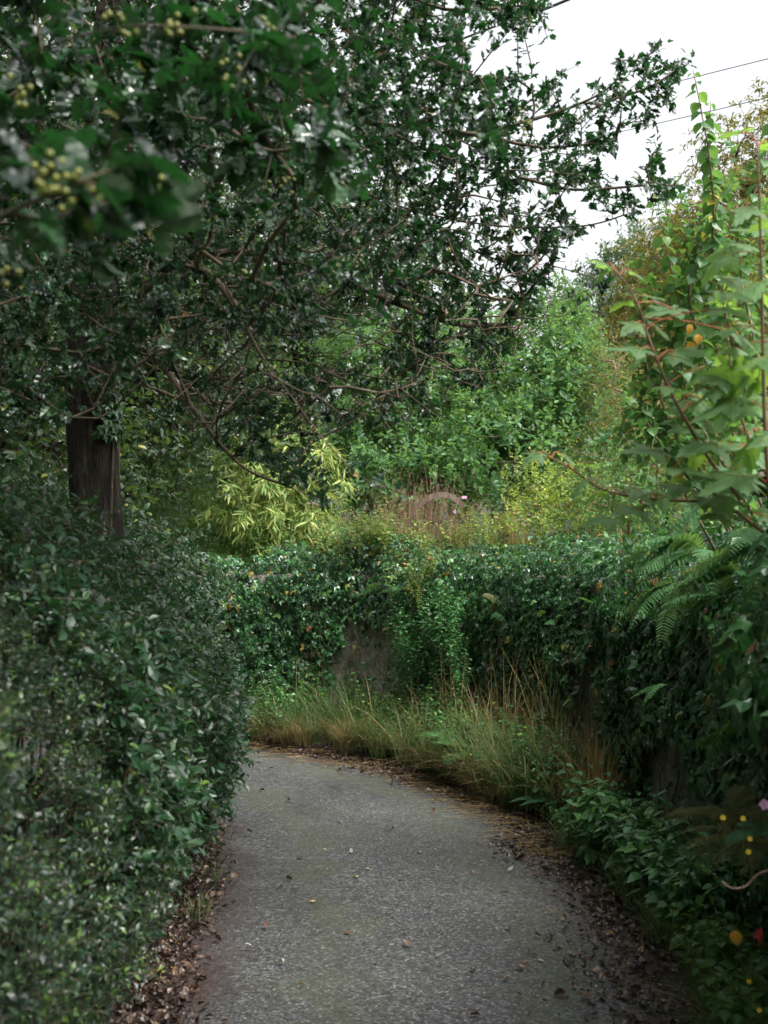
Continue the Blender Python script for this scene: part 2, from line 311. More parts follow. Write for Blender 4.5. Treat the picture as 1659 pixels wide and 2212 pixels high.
def asphalt():
    m, nt, o = nodes('asphalt'); g = nt.nodes.new('ShaderNodeNewGeometry'); P = g.outputs['Position']
    v = nt.nodes.new('ShaderNodeTexVoronoi'); v.inputs['Scale'].default_value = 105; nt.links.new(P, v.inputs['Vector'])
    v2 = nt.nodes.new('ShaderNodeTexVoronoi'); v2.inputs['Scale'].default_value = 60; nt.links.new(P, v2.inputs['Vector'])
    sp = nt.nodes.new('ShaderNodeSeparateColor'); nt.links.new(v.outputs['Color'], sp.inputs[0])
    c = ramp(nt, sp.outputs[0], [(0, (.04, .041, .04)), (.4, (.072, .074, .074)), (.72, (.106, .108, .108)), (.93, (.165, .167, .167)), (1, (.27, .27, .26))])
    c = mixc(nt, .75, c, ramp(nt, v.outputs['Distance'], [(.25, (1, 1, 1)), (.75, (.35, .35, .35))]), 'MULTIPLY')
    big = noise(nt, 1.1, 5, .6); c = mixc(nt, .8, c, ramp(nt, big, [(.3, (.68, .68, .7)), (.7, (1.25, 1.25, 1.25))]), 'MULTIPLY')
    # moss in soft tracks along both sides of the worn centre
    at_ = nt.nodes.new('ShaderNodeAttribute'); at_.attribute_name = 'across'
    a = at_.outputs['Fac']; d1 = math_(nt, 'ABSOLUTE', math_(nt, 'SUBTRACT', a, .33)); d2 = math_(nt, 'ABSOLUTE', math_(nt, 'SUBTRACT', a, .74))
    dm = math_(nt, 'MINIMUM', d1, d2); mossn = noise(nt, 3.2, 6, .7); mf = math_(nt, 'SUBTRACT', math_(nt, 'MULTIPLY', mossn, 1.9), math_(nt, 'ADD', math_(nt, 'MULTIPLY', dm, 3.0), .62))
    mf = math_(nt, 'MULTIPLY', mf, 3.2, True); fine = noise(nt, 55, 4, .7); mf = math_(nt, 'MULTIPLY', mf, math_(nt, 'MULTIPLY', math_(nt, 'SUBTRACT', fine, .36), 5., True))
    c = mixc(nt, math_(nt, 'MULTIPLY', mf, .5), c, (.062, .072, .03))
    # soil washed in from both edges
    ed = math_(nt, 'ABSOLUTE', math_(nt, 'SUBTRACT', a, .5)); en = noise(nt, 2.3, 6, .65)
    sf = math_(nt, 'MULTIPLY', math_(nt, 'SUBTRACT', math_(nt, 'ADD', ed, math_(nt, 'MULTIPLY', math_(nt, 'SUBTRACT', en, .5), .3)), .325), 9., True)
    soilc = ramp(nt, noise(nt, 38, 6, .7), [(.3, (.018, .011, .01)), (.55, (.06, .04, .035)), (.75, (.12, .084, .074))])
    c = mixc(nt, sf, c, soilc)
    p = nt.nodes.new('ShaderNodeBsdfPrincipled'); nt.links.new(c, p.inputs['Base Color'])
    nt.links.new(ramp(nt, noise(nt, 4.5, 4), [(.35, (.5,) * 3), (.65, (.75,) * 3)]), p.inputs['Roughness']); p.inputs['Specular IOR Level'].default_value = .3
    h = math_(nt, 'ADD', math_(nt, 'MULTIPLY', math_(nt, 'SUBTRACT', 1.0, v.outputs['Distance']), .6), math_(nt, 'MULTIPLY', v2.outputs['Distance'], .3))
    h = math_(nt, 'ADD', h, math_(nt, 'MULTIPLY', noise(nt, 30, 6, .7), 1.2))
    nt.links.new(bump(nt, h, .75, .006), p.inputs['Normal']); nt.links.new(p.outputs[0], o.inputs['Surface']); return m
M['asphalt'] = asphalt()
M['soil'] = solid('soil', [(.015, .01, .009), (.045, .03, .026), (.085, .06, .052)], 24, .75, 1, .02, .35, None, 8)
M['garden'] = solid('garden_soil', [(.03, .05, .015), (.05, .09, .025), (.08, .13, .04)], 5, 1, .8, .03, 0)
def stone():
    m, nt, o = nodes('rendered_stone'); P = nt.nodes.new('ShaderNodeNewGeometry').outputs['Position']
    n1 = noise(nt, 5, 8, .7); c = ramp(nt, n1, [(.25, (.26, .24, .2)), (.5, (.46, .43, .37)), (.72, (.62, .59, .53))])
    n2 = noise(nt, 1.6, 5); c = mixc(nt, .8, c, ramp(nt, n2, [(.35, (.5, .52, .42)), (.65, (1.2, 1.15, 1.1))]), 'MULTIPLY')
    c = mixc(nt, ramp(nt, noise(nt, 14, 6, .7), [(.56, (0,) * 3), (.66, (.8,) * 3)]), c, (.5, .5, .45)); c = mixc(nt, ramp(nt, noise(nt, 6, 6, .8), [(.52, (0,) * 3), (.62, (.8,) * 3)]), c, (.06, .085, .03)); c = mixc(nt, .7, c, ramp(nt, noise(nt, 40, 5, .8), [(.35, (.4, .4, .4)), (.65, (1.4, 1.4, 1.35))]), 'MULTIPLY')   # lichen
    mp = nt.nodes.new('ShaderNodeMapping'); mp.inputs['Scale'].default_value = (1, 1, 1.6); nt.links.new(P, mp.inputs[0])
    v = nt.nodes.new('ShaderNodeTexVoronoi'); v.feature = 'DISTANCE_TO_EDGE'; v.inputs['Scale'].default_value = 3.4; nt.links.new(mp.outputs[0], v.inputs['Vector'])
    crack = ramp(nt, v.outputs['Distance'], [(0, (0,) * 3), (.05, (1,) * 3)]); crack = mixc(nt, math_(nt, 'MULTIPLY', math_(nt, 'SUBTRACT', noise(nt, 3, 4), .45), 6., True), (1, 1, 1), crack); c = mixc(nt, .6, c, crack, 'MULTIPLY')
    p = nt.nodes.new('ShaderNodeBsdfPrincipled'); nt.links.new(c, p.inputs['Base Color']); p.inputs['Roughness'].default_value = .9; p.inputs['Specular IOR Level'].default_value = .2
    h = math_(nt, 'ADD', math_(nt, 'MULTIPLY', crack, .3), math_(nt, 'ADD', n1, math_(nt, 'ADD', math_(nt, 'MULTIPLY', noise(nt, 22, 6, .8), .8), math_(nt, 'MULTIPLY', noise(nt, 90, 4), .25))))
    nt.links.new(bump(nt, h, 1, .06), p.inputs['Normal']); nt.links.new(p.outputs[0], o.inputs['Surface']); return m
M['stone'] = stone()

# ------------------------------------------------------------ the lane, its verges, the ground
RE = spline([(1.1, -3, 0), (1.12, 1, 0), (1.13, 3.6, 0), (1.12, 5.2, 0), (1.05, 6.2, 0), (.96, 6.9, 0), (.68, 7.65, 0), (.08, 8.65, 0), (-.49, 9.3, 0), (-1.24, 9.8, 0), (-2.5, 10.1, 0), (-5, 10.2, 0), (-9, 10.1, 0)], 10)
LE = spline([(-.84, -3, 0), (-.84, 1, 0), (-.84, 3.6, 0), (-.92, 4.8, 0), (-1.02, 5.8, 0), (-1.1, 6.4, 0), (-1.3, 7.0, 0), (-1.7, 7.5, 0), (-2.2, 7.75, 0), (-2.9, 7.9, 0), (-3.8, 7.98, 0), (-5.4, 8.0, 0), (-9, 7.9, 0)], 10)
WL = spline([(1.56, -3, 0), (1.52, 1, 0), (1.5, 3.6, 0), (1.48, 5.0, 0), (1.45, 6.2, 0), (1.36, 7.4, 0), (1.1, 8.4, 0), (.6, 9.3, 0), (-.12, 10.0, 0), (-1.1, 10.4, 0), (-2.5, 10.6, 0), (-5, 10.7, 0), (-9, 10.6, 0)], 10)
def strip(name, A, B, nt_, mat, zf, label=None, kind='structure', attr=None, n=None):
    mb = MB(); m = len(A); t = np.linspace(0, 1, nt_ + 1)
    V = A[:, None] * (1 - t)[None, :, None] + B[:, None] * t[None, :, None]; T = np.broadcast_to(t[None], (m, nt_ + 1)).copy()
    V[..., 2] = zf(V, T)
    i = np.arange(m - 1)[:, None] * (nt_ + 1); j = np.arange(nt_)[None]
    F = np.stack([i + j, i + nt_ + 1 + j, i + nt_ + 2 + j, i + j + 1], -1).reshape(-1)
    if n == -1: F = np.stack([i + j, i + j + 1, i + nt_ + 2 + j, i + nt_ + 1 + j], -1).reshape(-1)
    mb.add(V.reshape(-1, 3), F, [4] * ((m - 1) * nt_), T.ravel()); o = mb.obj(name, mat, None, True, attr); o['kind'] = kind; return o
strip('lane', LE, RE, 24, M['asphalt'], lambda V, T: .004 + .025 * (1 - (2 * T - 1) ** 2) + .004 * nz(V, 1.7), attr='across', n=-1)
def soilz(V, T): return .002 + .09 * T ** 1.5 + .018 * (nz(V, 3.3) + nz(V, 8, 2) * .5) * np.minimum(T * 4, 1)
strip('verge', RE, WL + np.array([.25, .1, 0]), 14, M['soil'], soilz, n=-1)
LO = LE + np.array([-1.6, -.3, 0]); LO[-60:, 1] = np.minimum(LO[-60:, 1], 6.2)
strip('bank', LE, LO, 20, M['soil'], lambda V, T: soilz(V, T) + .12 * T)
g = MB(); g.faces([(-600, -200, -.02), (600, -200, -.02), (600, 900, -.02), (-600, 900, -.02)], [(0, 1, 2, 3)]); g = g.obj('ground', M['garden']); g['kind'] = 'structure'

# the boundary wall
def seg_normals(L):
    T = unit(np.gradient(L, axis=0)); return np.stack([-T[:, 1], T[:, 0], 0 * T[:, 0]], 1)   # towards the lane
WN = seg_normals(WL); WTOP = 1.42
mb = MB(); m_ = len(WL); prof = [(0, -.1)] + [(0, z) for z in np.linspace(.05, WTOP, 22)] + [(-.12, WTOP + .03), (-.3, WTOP + .04), (-.42, WTOP), (-.42, -.1)]
k = len(prof); V = np.zeros((m_, k, 3))
for j, (d, z) in enumerate(prof):
    V[:, j] = WL + WN * (d - .06 * max(z, 0)); V[:, j, 2] = z
dd = nz(V, 2.6) * .03 + nz(V, 7.3, 1) * .015; V += WN[:, None] * (dd * (np.arange(k) < 23))[..., None]
i = np.arange(m_ - 1)[:, None] * k; j = np.arange(k - 1)[None]
mb.add(V.reshape(-1, 3), np.stack([i + j, i + k + j, i + k + j + 1, i + j + 1], -1).reshape(-1), [4] * ((m_ - 1) * (k - 1)))
wall = mb.obj('boundary_wall', M['stone'], None, True); tag(wall, 'old grey rendered stone wall curving along the lane under the ivy', 'wall')
# raised garden behind the wall
Bk = WL - WN * .42; far = np.stack([np.interp(np.linspace(0, 1, m_), [0, .45, .7, 1], [30, 45, 0, -30]), np.interp(np.linspace(0, 1, m_), [0, .45, .7, 1], [-5, 45, 60, 45]), np.zeros(m_)], 1)
strip('garden', Bk, far, 60, M['garden'], lambda V, T: 1.3 + .12 * nz(V, .5) + 1.2 * T, n=-1)

# ------------------------------------------------------------ ivy over the wall
def arc(L):
    s = np.concatenate([[0], np.cumsum(np.linalg.norm(np.diff(L, axis=0), axis=1))]); return s
WS = arc(WL)
def on_path(L, Sx, N, s): return np.stack([np.interp(s, Sx, L[:, c]) for c in range(3)], 1), unit(np.stack([np.interp(s, Sx, N[:, c]) for c in range(3)], 1))
BARE = [((765, 1350), (862, 1350), (868, 1480), (855, 1620), (700, 1640), (720, 1440)), ((1240, 1430), (1300, 1400), (1300, 1560), (1250, 1680), (1200, 1660)), ((1385, 1600), (1465, 1590), (1520, 1700), (1560, 1900), (1425, 1950), (1375, 1800))]
def wall_ivy():
    n = 66000; s = rng.uniform(2.6, WS[-1] - 3.5, n); u = rng.uniform(0, 1, n) ** .85
    z = .12 + u * (WTOP + .34 - .12); P, N = on_path(WL, WS, WN, s); 
    q = P.copy(); q[:, 2] = z
    thick = .05 + .095 * (nz(q, 1.6, 3) + .5) * np.clip(z, .2, 1.4) + .07 * nz(q, 4.5, 1)
    bulge = np.clip((4.7 - P[:, 1]) / 1.4, 0, 1) * np.clip((z - .85) / .35, 0, 1)
    top = np.clip((z - (WTOP - .12)) / .42, 0, 1); back = top ** 1.0 * rng.uniform(0, 1.0, n) * .75
    P = P + N * (.4 * bulge + np.clip(thick, .04, .38) * (1 - top * .8) + rng.uniform(-.03, .05, n) - back - .06 * np.minimum(z, 1.4))[:, None]
    P[:, 2] = np.where(z > WTOP - .12, WTOP - .12 + (z - WTOP + .12) * (.6 + .32 * nz(q * (1, 1, 0), 1.9, 5) + .3 * nz(q * (1, 1, 0), 5, 5)) + .1 * top + top * np.clip(5.8 - P[:, 1], 0, 2) * .11, z)
    px, py, zz = project(P); keep = np.ones(n, bool); base = P[:, 2] + .12 * nz(q, 2.2, 6)
    for b in BARE: keep &= (rng.uniform(0, 1, n) < .03) | ~(in_poly(px + 26 * nz(q, 6), py + 34 * nz(q, 5, 2), b) & (P[:, 2] < 1.2))
    dens = np.clip((base - .1) / .45, 0, 1); farther = np.interp(s, [4, 9, 12, 18], [.25, .4, .1, .05]); keep &= rng.uniform(0, 1, n) < np.maximum(dens, farther)
    P, N, top, s = P[keep], N[keep], top[keep], s[keep]; n = len(P)
    up = np.array([0, 0, 1.0]); Nn = unit(N * (1 - top * .75)[:, None] + up * (.25 + top * 1.1)[:, None] + rnd(n, .33))
    Yd = -up * (1.1 - top * .9)[:, None] + N * (.35 + .3 * top)[:, None] + rnd(n, .45)
    dist = np.linalg.norm(P[:, :2], axis=1); size = rng.uniform(.03, .062, n) * np.interp(dist, [3.0, 4.0, 4.6, 8], [1.5, 1.4, 1.25, 1.12])
    root = thing('ivy', 'dense dark glossy ivy hanging over the curved wall', 'ivy', (.9, 8.8, 0))
    lf = MB(); put(lf, IVY, P, Yd, Nn, size); f = lf.obj('foliage', M['ivy'], root)
    st = MB(); a = rng.choice(n, 1500); A = P[a] - N[a] * .04; B = A + np.array([0, 0, 1]) * rng.uniform(-.25, .05, (1500, 1)) + rnd(1500, .07); stems(st, A, B, .002)
    for q in range(60):
        s0 = rng.uniform(3, WS[-1] - 5); ss = s0 + np.cumsum(rng.normal(0, .05, 14)); zc = np.linspace(.05, rng.uniform(.7, 1.4), 14); PP, NN = on_path(WL, WS, WN, ss); PP = PP + NN * .02; PP[:, 2] = zc; tube(st, PP, np.linspace(.008, .003, 14), 4)
    st.obj('stems', M['twig'], root)
wall_ivy()

# ------------------------------------------------------------ hedges on the left
def hedge(name, label, y0, y1, n, size, tpls, mat, K, L, seed, topz, face, endcap=0.0, wid=1.0):
    y = rng.uniform(y0, y1, n); u = rng.uniform(0, 1, n) ** .9
    H = topz(y); q0 = np.stack([0 * y - 1, y, u * H], 1)
    # profile from the foot over a bulging face to the top
    per = u * 1.32; z = np.where(per < 1, per * H, H * (1 + .06 * np.sin((per - 1) * 5)));
    back = np.where(per < 1, .62 * np.clip(per - .4, 0, 1) ** 2 * 2.2, .62 * .79 + (per - 1) * 2.6)
    bul = .13 * np.sin(np.clip(per, 0, 1) * 2.6) + .13 * nz(q0, 1.7, seed) + .09 * nz(q0, 4.3, seed + 1) + .05 * nz(q0, 9.3, seed + 2)
    under = .28 * np.clip(.22 - per, 0, 1) / .22
    x = face(y) + bul - back - under
    P = np.stack([x, y, z + .05], 1); N = np.stack([np.where(per < 1, 1 - .6 * per, .15), 0 * y - .12, np.where(per < 1, .05 + .55 * per, 1.0)], 1)
    P -= unit(N) * (rng.exponential(.06, n))[:, None]
    keep = rng.uniform(0, 1, n) < np.clip(1.25 + .9 * nz(q0, 5.2, seed + 5), .12, 1)
    return P[keep], unit(N)[keep]
def H1(y): return np.interp(y, [1, 3, 4.2, 5.2, 6, 6.8, 7.4], [1.85, 1.76, 1.62, 1.55, 1.5, 1.42, 1.25]) + .07 * np.sin(y * 3.1) + .04 * np.sin(y * 7.7 + 1)
def F1(y): return np.interp(y, [0, 3, 5, 6.2, 6.8, 7.3, 7.7], [-.86, -.9, -1.0, -1.05, -1.1, -1.33, -1.8])
def build_hedges():
    root = thing('privet_hedge', 'dark green broad-leaved hedge bulging over the left lane edge below the big trunk', 'hedge', (-1.5, 5.6, 0))
    P, N = hedge('h', '', 3.3, 7.7, 10500, 0, 0, 0, 0, 0, 1, H1, F1)
    lf, tw = MB(), MB(); n = len(P); D = N * .8 + rnd(n, .4) + np.array([0, -.1, -.25]); sprays(lf, tw, P, D, .14, 6, rng.choice([.036, .046, .052, .062], len(P)), OVAL, .95, .5, .25, .0013, opp=True)
    n2 = 900; i = rng.choice(n, n2); D = np.array([.6, 0, .8]) + rnd(n2, .4); keep = P[i][:, 2] > .9; sprays(lf, tw, P[i][keep], D[keep], .3, 9, .05, OVAL, .9, .4, .35, .0016, opp=True)
    n3 = 260; yy = rng.uniform(4.6, 7.4, n3); B0 = np.stack([F1(yy) - rng.uniform(.35, .9, n3), yy, H1(yy) - .05], 1); sprays(lf, tw, B0, np.array([.25, -.1, 1.0]) + rnd(n3, .35), rng.uniform(.25, .6, n3), 10, .055, OVAL, .85, .3, .3, .0022, opp=True)
    yy = rng.uniform(2.6, 5, 160); B0 = np.stack([F1(yy) - rng.uniform(.3, 1.1, 160), yy, H1(yy) - .05], 1); sprays(lf, tw, B0, np.array([.3, 0, 1.0]) + rnd(160, .35), rng.uniform(.25, .6, 160), 11, .055, OVAL, .85, .3, .3, .002, opp=True)
    lf.obj('foliage', M['hedge'], root); tw.obj('twigs', M['twig'], root)
    st = MB()
    for y in np.arange(3.4, 7.4, .22):
        x0 = F1(y) - .42 + rng.normal(0, .05); 
        for b in range(2):
            e = np.array([x0 + rng.normal(.1, .2), y + rng.normal(0, .2), H1(y) * rng.uniform(.7, .95)]); mid = np.array([x0, y, .5]) + rng.normal(0, .06, 3); tube(st, spline([(x0, y, 0), mid, e], 4), np.linspace(.016, .004, 9), 5)
    st.obj('stems', M['bark'], root)
    root = thing('small_leaved_hedge', 'small-leaved hedge with bright yellow-green young tips at the left frame edge', 'hedge', (-1.4, 2.4, 0))
    P, N = hedge('h', '', .9, 3.75, 8200, 0, 0, 0, 0, 0, 4, H1, F1)
    lf, tw = MB(), MB(); n = len(P); D = N * .8 + rnd(n, .5) + np.array([0, 0, .3]); sprays(lf, tw, P, D, .09, 9, .026, OVAL2, .95, .4, .0, .001, opp=True)
    lf.obj('foliage', M['hedge2'], root); tw.obj('twigs', M['twig'], root)
    st = MB()
    for y in np.arange(1.0, 3.7, .2):
        x0 = F1(y) - .4; tube(st, spline([(x0, y, 0), (x0 + .05, y + .05, .6), (x0 + rng.normal(0, .15), y + rng.normal(0, .15), 1.5)], 4), np.linspace(.014, .004, 9), 5)
    st.obj('stems', M['bark'], root)
build_hedges()
def thicket():
    root = thing('ivy_thicket', 'dark drooping leafy growth around the foot of the holly trunk behind the hedge', 'thicket', (-1.9, 6.8, 0)); lf, tw = MB(), MB(); n = 2600
    P = np.stack([rng.uniform(-3.6, -1.2, n), rng.uniform(5.6, 8.3, n), 0 * np.zeros(n)], 1); top = np.interp(P[:, 0], [-3.6, -2.2, -1.6, -1.2], [2.5, 2.05, 1.75, 1.55]) + .15 * nz(P, 2.3); P[:, 2] = top * rng.uniform(.45, 1, n) ** .6
    px, py, zz = project(P); k = ~((px > 140) & (px < 270) & (py < 1215) & (zz < 6.6)) & (px < 445); P = P[k]; n = len(P)
    sprays(lf, tw, P, np.array([.35, -.3, .25]) + rnd(n, .5), .26, 9, .055, OVAL + IVY[:1], .9, .4, .55, .0018, opp=True); lf.obj('foliage', M['hedge'], root)
    for q in range(40):
        e = P[q * 7]; tube(tw, spline([(e[0] - .1, e[1], 0), (e[0] - .08, e[1], e[2] * .6), e], 4), np.linspace(.009, .003, 9), 4)
    tw.obj('stems', M['twig'], root)
thicket()

# ------------------------------------------------------------ tree growing
def grow(skel, targets, seg=.11, pen=.22, sag=.0, wig=.12, smin=4):
    """skel: list of polylines (each attached to the nearest node of the earlier ones). returns chains of node ids, positions, radii"""
    cap = 4000 + len(targets) * 14; pos = np.zeros((cap, 3)); par = np.full(cap, -1); pl = np.zeros(cap); n = 0; chains = []
    def add_chain(a, pts):
        nonlocal n
        ids = [a] if a >= 0 else []; prev = a
        for p in pts:
            if n >= cap: break
            pos[n] = p; par[n] = prev; pl[n] = pl[prev] + np.linalg.norm(p - pos[prev]) if prev >= 0 else 0; ids.append(n); prev = n; n += 1
        chains.append(ids)
    for li, L in enumerate(skel):
        L = np.asarray(L, float)
        if li == 0: add_chain(-1, L)
        else:
            a = int(np.argmin(np.linalg.norm(pos[:n] - L[0], axis=1))); add_chain(a, L if np.linalg.norm(pos[a] - L[0]) > .02 else L[1:])
    nsk = n; T = np.asarray(targets)
    d0 = np.array([np.min(np.sum((pos[:nsk] - t) ** 2, axis=1)) for t in T]); T = T[np.argsort(d0 + rng.uniform(0, .3, len(T)))]
    for t in T:
        d = np.sqrt(np.sum((pos[:n] - t) ** 2, axis=1)); a = int(np.argmin(d + pen * pl[:n] * (1 + 0 * d))); dist = d[a]
        if dist < .03: continue
        k = max(2, min(12, int(dist / seg))); A = pos[a]; pd = pos[a] - pos[par[a]] if par[a] >= 0 else np.array([0, 0, 1.]); pd = pd / (np.linalg.norm(pd) + 1e-9)
        dr = (t - A) / dist; m1 = A + (pd * .25 + dr * .75 + rng.normal(0, wig, 3)) * dist * .4 + np.array([0, 0, -sag * dist]); tt = (np.arange(k) + 1)[:, None] / k
        add_chain(a, (1 - tt) ** 2 * A + 2 * tt * (1 - tt) * m1 + tt ** 2 * t + rng.normal(0, .012 * min(dist, 1), (k, 3)) * (tt < 1))
    tips = np.zeros(n); 
    for c in chains: tips[c[-1]] += 1
    for i in range(n - 1, 0, -1):
        if par[i] >= 0: tips[par[i]] += tips[i]
    return pos[:n], par[:n], tips, chains
def wood(mb, pos, tips, chains, r0, ex=.45, rmax=.2, skip=0, sides=5):
    for ci, c in enumerate(chains):
        if ci < skip or len(c) < 2: continue
        r = np.minimum(r0 * np.maximum(tips[c], 1) ** ex, rmax); r[0] = min(r[0], r[1] * 1.15); r[-1] *= .6
        tube(mb, pos[c], r, sides if r[0] > .006 else 3 if r[0] < .003 else 4)

def holly_tree():
    base = np.array([-1.57, 6.35, 0.0]); root = thing('holly_tree', 'large dark holly overhanging the lane with a thick brown trunk behind the hedge', 'tree', base)
    tr = spline([base, base + (.02, .02, .8), base + (-.03, .0, 1.7), base + (-.06, -.05, 2.6), base + (.02, -.2, 3.6), base + (.15, -.4, 4.8), base + (.2, -.5, 6.2)], 6)
    P = lambda l: spline([at(*p) for p in l], 5)
    sk = [tr,
      P([(230, 420, 5.9), (560, 220, 5.2), (800, 265, 4.8), (1020, 290, 4.6), (1170, 318, 4.5), (1330, 305, 4.4)]),
      P([(1170, 318, 4.5), (1290, 230, 4.45), (1400, 190, 4.4), (1460, 150, 4.4)]),
      P([(1020, 290, 4.6), (1180, 250, 4.6), (1300, 200, 4.5), (1370, 130, 4.5)]),
      P([(800, 265, 4.8), (960, 340, 4.7), (1130, 385, 4.6), (1240, 410, 4.5), (1400, 400, 4.4), (1470, 400, 4.4)]),
      P([(560, 220, 5.2), (760, 400, 4.9), (1000, 478, 4.7), (1240, 490, 4.6), (1370, 458, 4.5)]),
      P([(760, 400, 4.9), (960, 520, 4.7), (1100, 620, 4.5), (1200, 685, 4.4), (1290, 625, 4.4)]),
      P([(230, 700, 6.0), (420, 560, 5.3), (640, 560, 5), (820, 640, 4.8), (980, 700, 4.7), (1090, 700, 4.7)]),
      P([(240, 300, 5.9), (500, 80, 5), (760, -40, 4.6), (960, 20, 4.3), (1150, 10, 4.2)]),
      P([(230, 560, 6), (380, 560, 4.8), (480, 620, 4.0), (560, 760, 3.6), (640, 870, 3.4), (700, 950, 3.3), (780, 1030, 3.2), (872, 1066, 3.1)]),
      P([(225, 760, 6.2), (320, 760, 5.4), (430, 900, 4.8), (520, 1005, 4.6), (620, 1050, 4.5), (705, 1085, 4.5)]),
      P([(200, 300, 5.9), (50, 250, 4.4), (-120, 420, 2.6), (-60, 480, 1.7), (60, 440, 1.4), (160, 400, 1.3), (300, 340, 1.3)]),
      P([(-120, 420, 2.6), (-100, 200, 2.0), (60, 120, 1.7), (250, 60, 1.6), (430, 60, 1.6), (640, 80, 1.7)]),
      P([(210, 180, 5.9), (300, 60, 4.5), (420, 200, 3.2), (560, 320, 2.6), (690, 290, 2.4), (760, 170, 2.3)]),
      P([(200, 500, 6.1), (60, 480, 5.6), (-200, 500, 5.3), (-500, 520, 5)]),
      [(-1.5, 5.9, 4.2), (-1.0, 4.5, 4.4), (-.4, 2.6, 4.3), (0, .8, 4.2), (.1, -.8, 4.2)],
      [(-1.5, 5.9, 4.0), (-2.2, 4.2, 4.0), (-2.9, 2.0, 3.9), (-2.0, 0, 3.8)],
      [(-.4, 2.6, 4.3), (.5, 1.6, 4.5), (1.1, .6, 4.5)]]
    T = []
    def region_pts(poly, n, d0, d1):
        x0, y0 = np.min(poly, 0); x1, y1 = np.max(poly, 0); x = rng.uniform(x0, x1, n * 6); y = rng.uniform(y0, y1, n * 6); m = in_poly(x, y, poly); x, y = x[m][:n], y[m][:n]
        return at(x, y, rng.uniform(d0, d1, len(x)))
    def region(poly, n, d0, d1, pw=1.0):
        x0, y0 = np.min(poly, 0); x1, y1 = np.max(poly, 0); x = rng.uniform(x0, x1, n * 6); y = rng.uniform(y0, y1, n * 6); m = in_poly(x, y, poly); x, y = x[m][:n], y[m][:n]
        d = d0 + (d1 - d0) * rng.uniform(0, 1, len(x)) ** pw; return at(x, y, d)
    A = [(-350, -250), (1040, -250), (1150, 0), (1110, 70), (990, 90), (1000, 250), (980, 420), (940, 560), (830, 690), (640, 740), (420, 740), (300, 820), (250, 900), (-350, 940)]
    T.append(region(A, 3300, 3.2, 7.2))
    B = [(1000, 130), (1110, 160), (1200, 210), (1190, 330), (1290, 290), (1290, 350), (1220, 440), (1270, 500), (1200, 530), (1130, 560), (1190, 600), (1170, 680), (1080, 730), (860, 790), (860, 500)]
    T.append(region(B, 330, 4.2, 5.4))
    D = [(420, 800), (860, 760), (1100, 720), (1110, 800), (900, 900), (700, 960), (730, 1060), (560, 1000), (440, 960), (330, 900)]
    T.append(region(D, 150, 4.2, 6))
    for px, py, r, n in [(1290, 115, 22, 0), (1375, 145, 40, 22), (1455, 150, 38, 18), (1420, 210, 35, 16), (1330, 215, 50, 28), (1250, 190, 40, 16), (1240, 260, 45, 26), (1320, 290, 40, 20), (1400, 270, 30, 12), (1160, 190, 25, 10),
                         (1440, 410, 45, 22), (1370, 400, 55, 26), (1290, 400, 45, 20), (1210, 380, 40, 18), (1400, 350, 30, 10), (1210, 480, 45, 24), (1150, 500, 45, 20), (1345, 455, 25, 8), (1290, 620, 24, 7), (1185, 595, 30, 10), (1130, 60, 45, 20), (1165, 10, 30, 12), (705, 1080, 22, 4), (620, 1040, 30, 4)]:
        if n: n = int(n * .46) + 2; T.append(at(rng.normal(px, r * .6, n), rng.normal(py, r * .6, n), rng.normal(4.45, .14, n)))
    BT = [(300, 520), (1180, 420), (1220, 640), (1120, 800), (1000, 900), (700, 940), (420, 940), (280, 820)]
    bare = region_pts(BT, 900, 3.6, 6.2); bset = set(map(tuple, np.round(bare, 4)))
    near = [at(rng.uniform(60, 380, 15), rng.uniform(290, 480, 15), rng.uniform(1.3, 1.6, 15)), at(rng.uniform(-40, 700, 70), rng.uniform(-60, 260, 70), rng.uniform(2.0, 2.8, 70)), at(rng.uniform(-40, 300, 30), rng.uniform(200, 620, 30), rng.uniform(2.2, 3.0, 30)), at(rng.uniform(300, 820, 60), rng.uniform(150, 480, 60), rng.uniform(2.4, 3.4, 60)), at(rng.uniform(700, 1130, 34), rng.uniform(0, 330, 34), rng.uniform(2.8, 3.6, 34))]
    over = np.concatenate([np.stack([rng.uniform(-4.5, 1.5, 1200), rng.uniform(-4.0, 5.5, 1200), rng.uniform(3.0, 5.0, 1200)], 1), np.stack([rng.uniform(-4.2, -2.6, 500), rng.uniform(-2, 5, 500), rng.uniform(2.1, 4, 500)], 1)])  # unseen crown above and left of the camera, added to shade the near lane
    px, py, zz = project(over); vis = (zz > 0) & (px > -150) & (px < 1800) & (py > -130) & (py < 2300); over = over[~vis & ~((over[:, 0] > .7) & (over[:, 1] > 1.2))]
    T.append(over); NT = np.concatenate(T + near + [bare])
    pos, par, tips, chains = grow(sk, NT, .13, .2, .03)
    wb = MB(); wood(wb, pos, tips, chains, .0019, .35, .03, 1); wb.obj('branches', M['twig'], root, True)
    # trunk
    tb = MB(); th = np.arange(28) / 28 * 2 * math.pi; zz = np.linspace(0, 1, 60); rr = np.interp(zz, [0, .06, .2, .55, 1], [.24, .17, .145, .13, .05]); ct = np.stack([np.interp(zz, np.linspace(0, 1, len(tr)), tr[:, c]) for c in range(3)], 1)
    V = ct[:, None] + np.stack([np.cos(th)[None] * rr[:, None], np.sin(th)[None] * rr[:, None], 0 * th[None] + 0 * rr[:, None]], -1)
    V[..., :2] += (V[..., :2] - ct[:, None, :2]) * (.1 * np.sin(th * 3 + zz[:, None] * 5) + .07 * np.sin(th * 7 + zz[:, None] * 9) + .05 * nz(V, 6))[..., None]
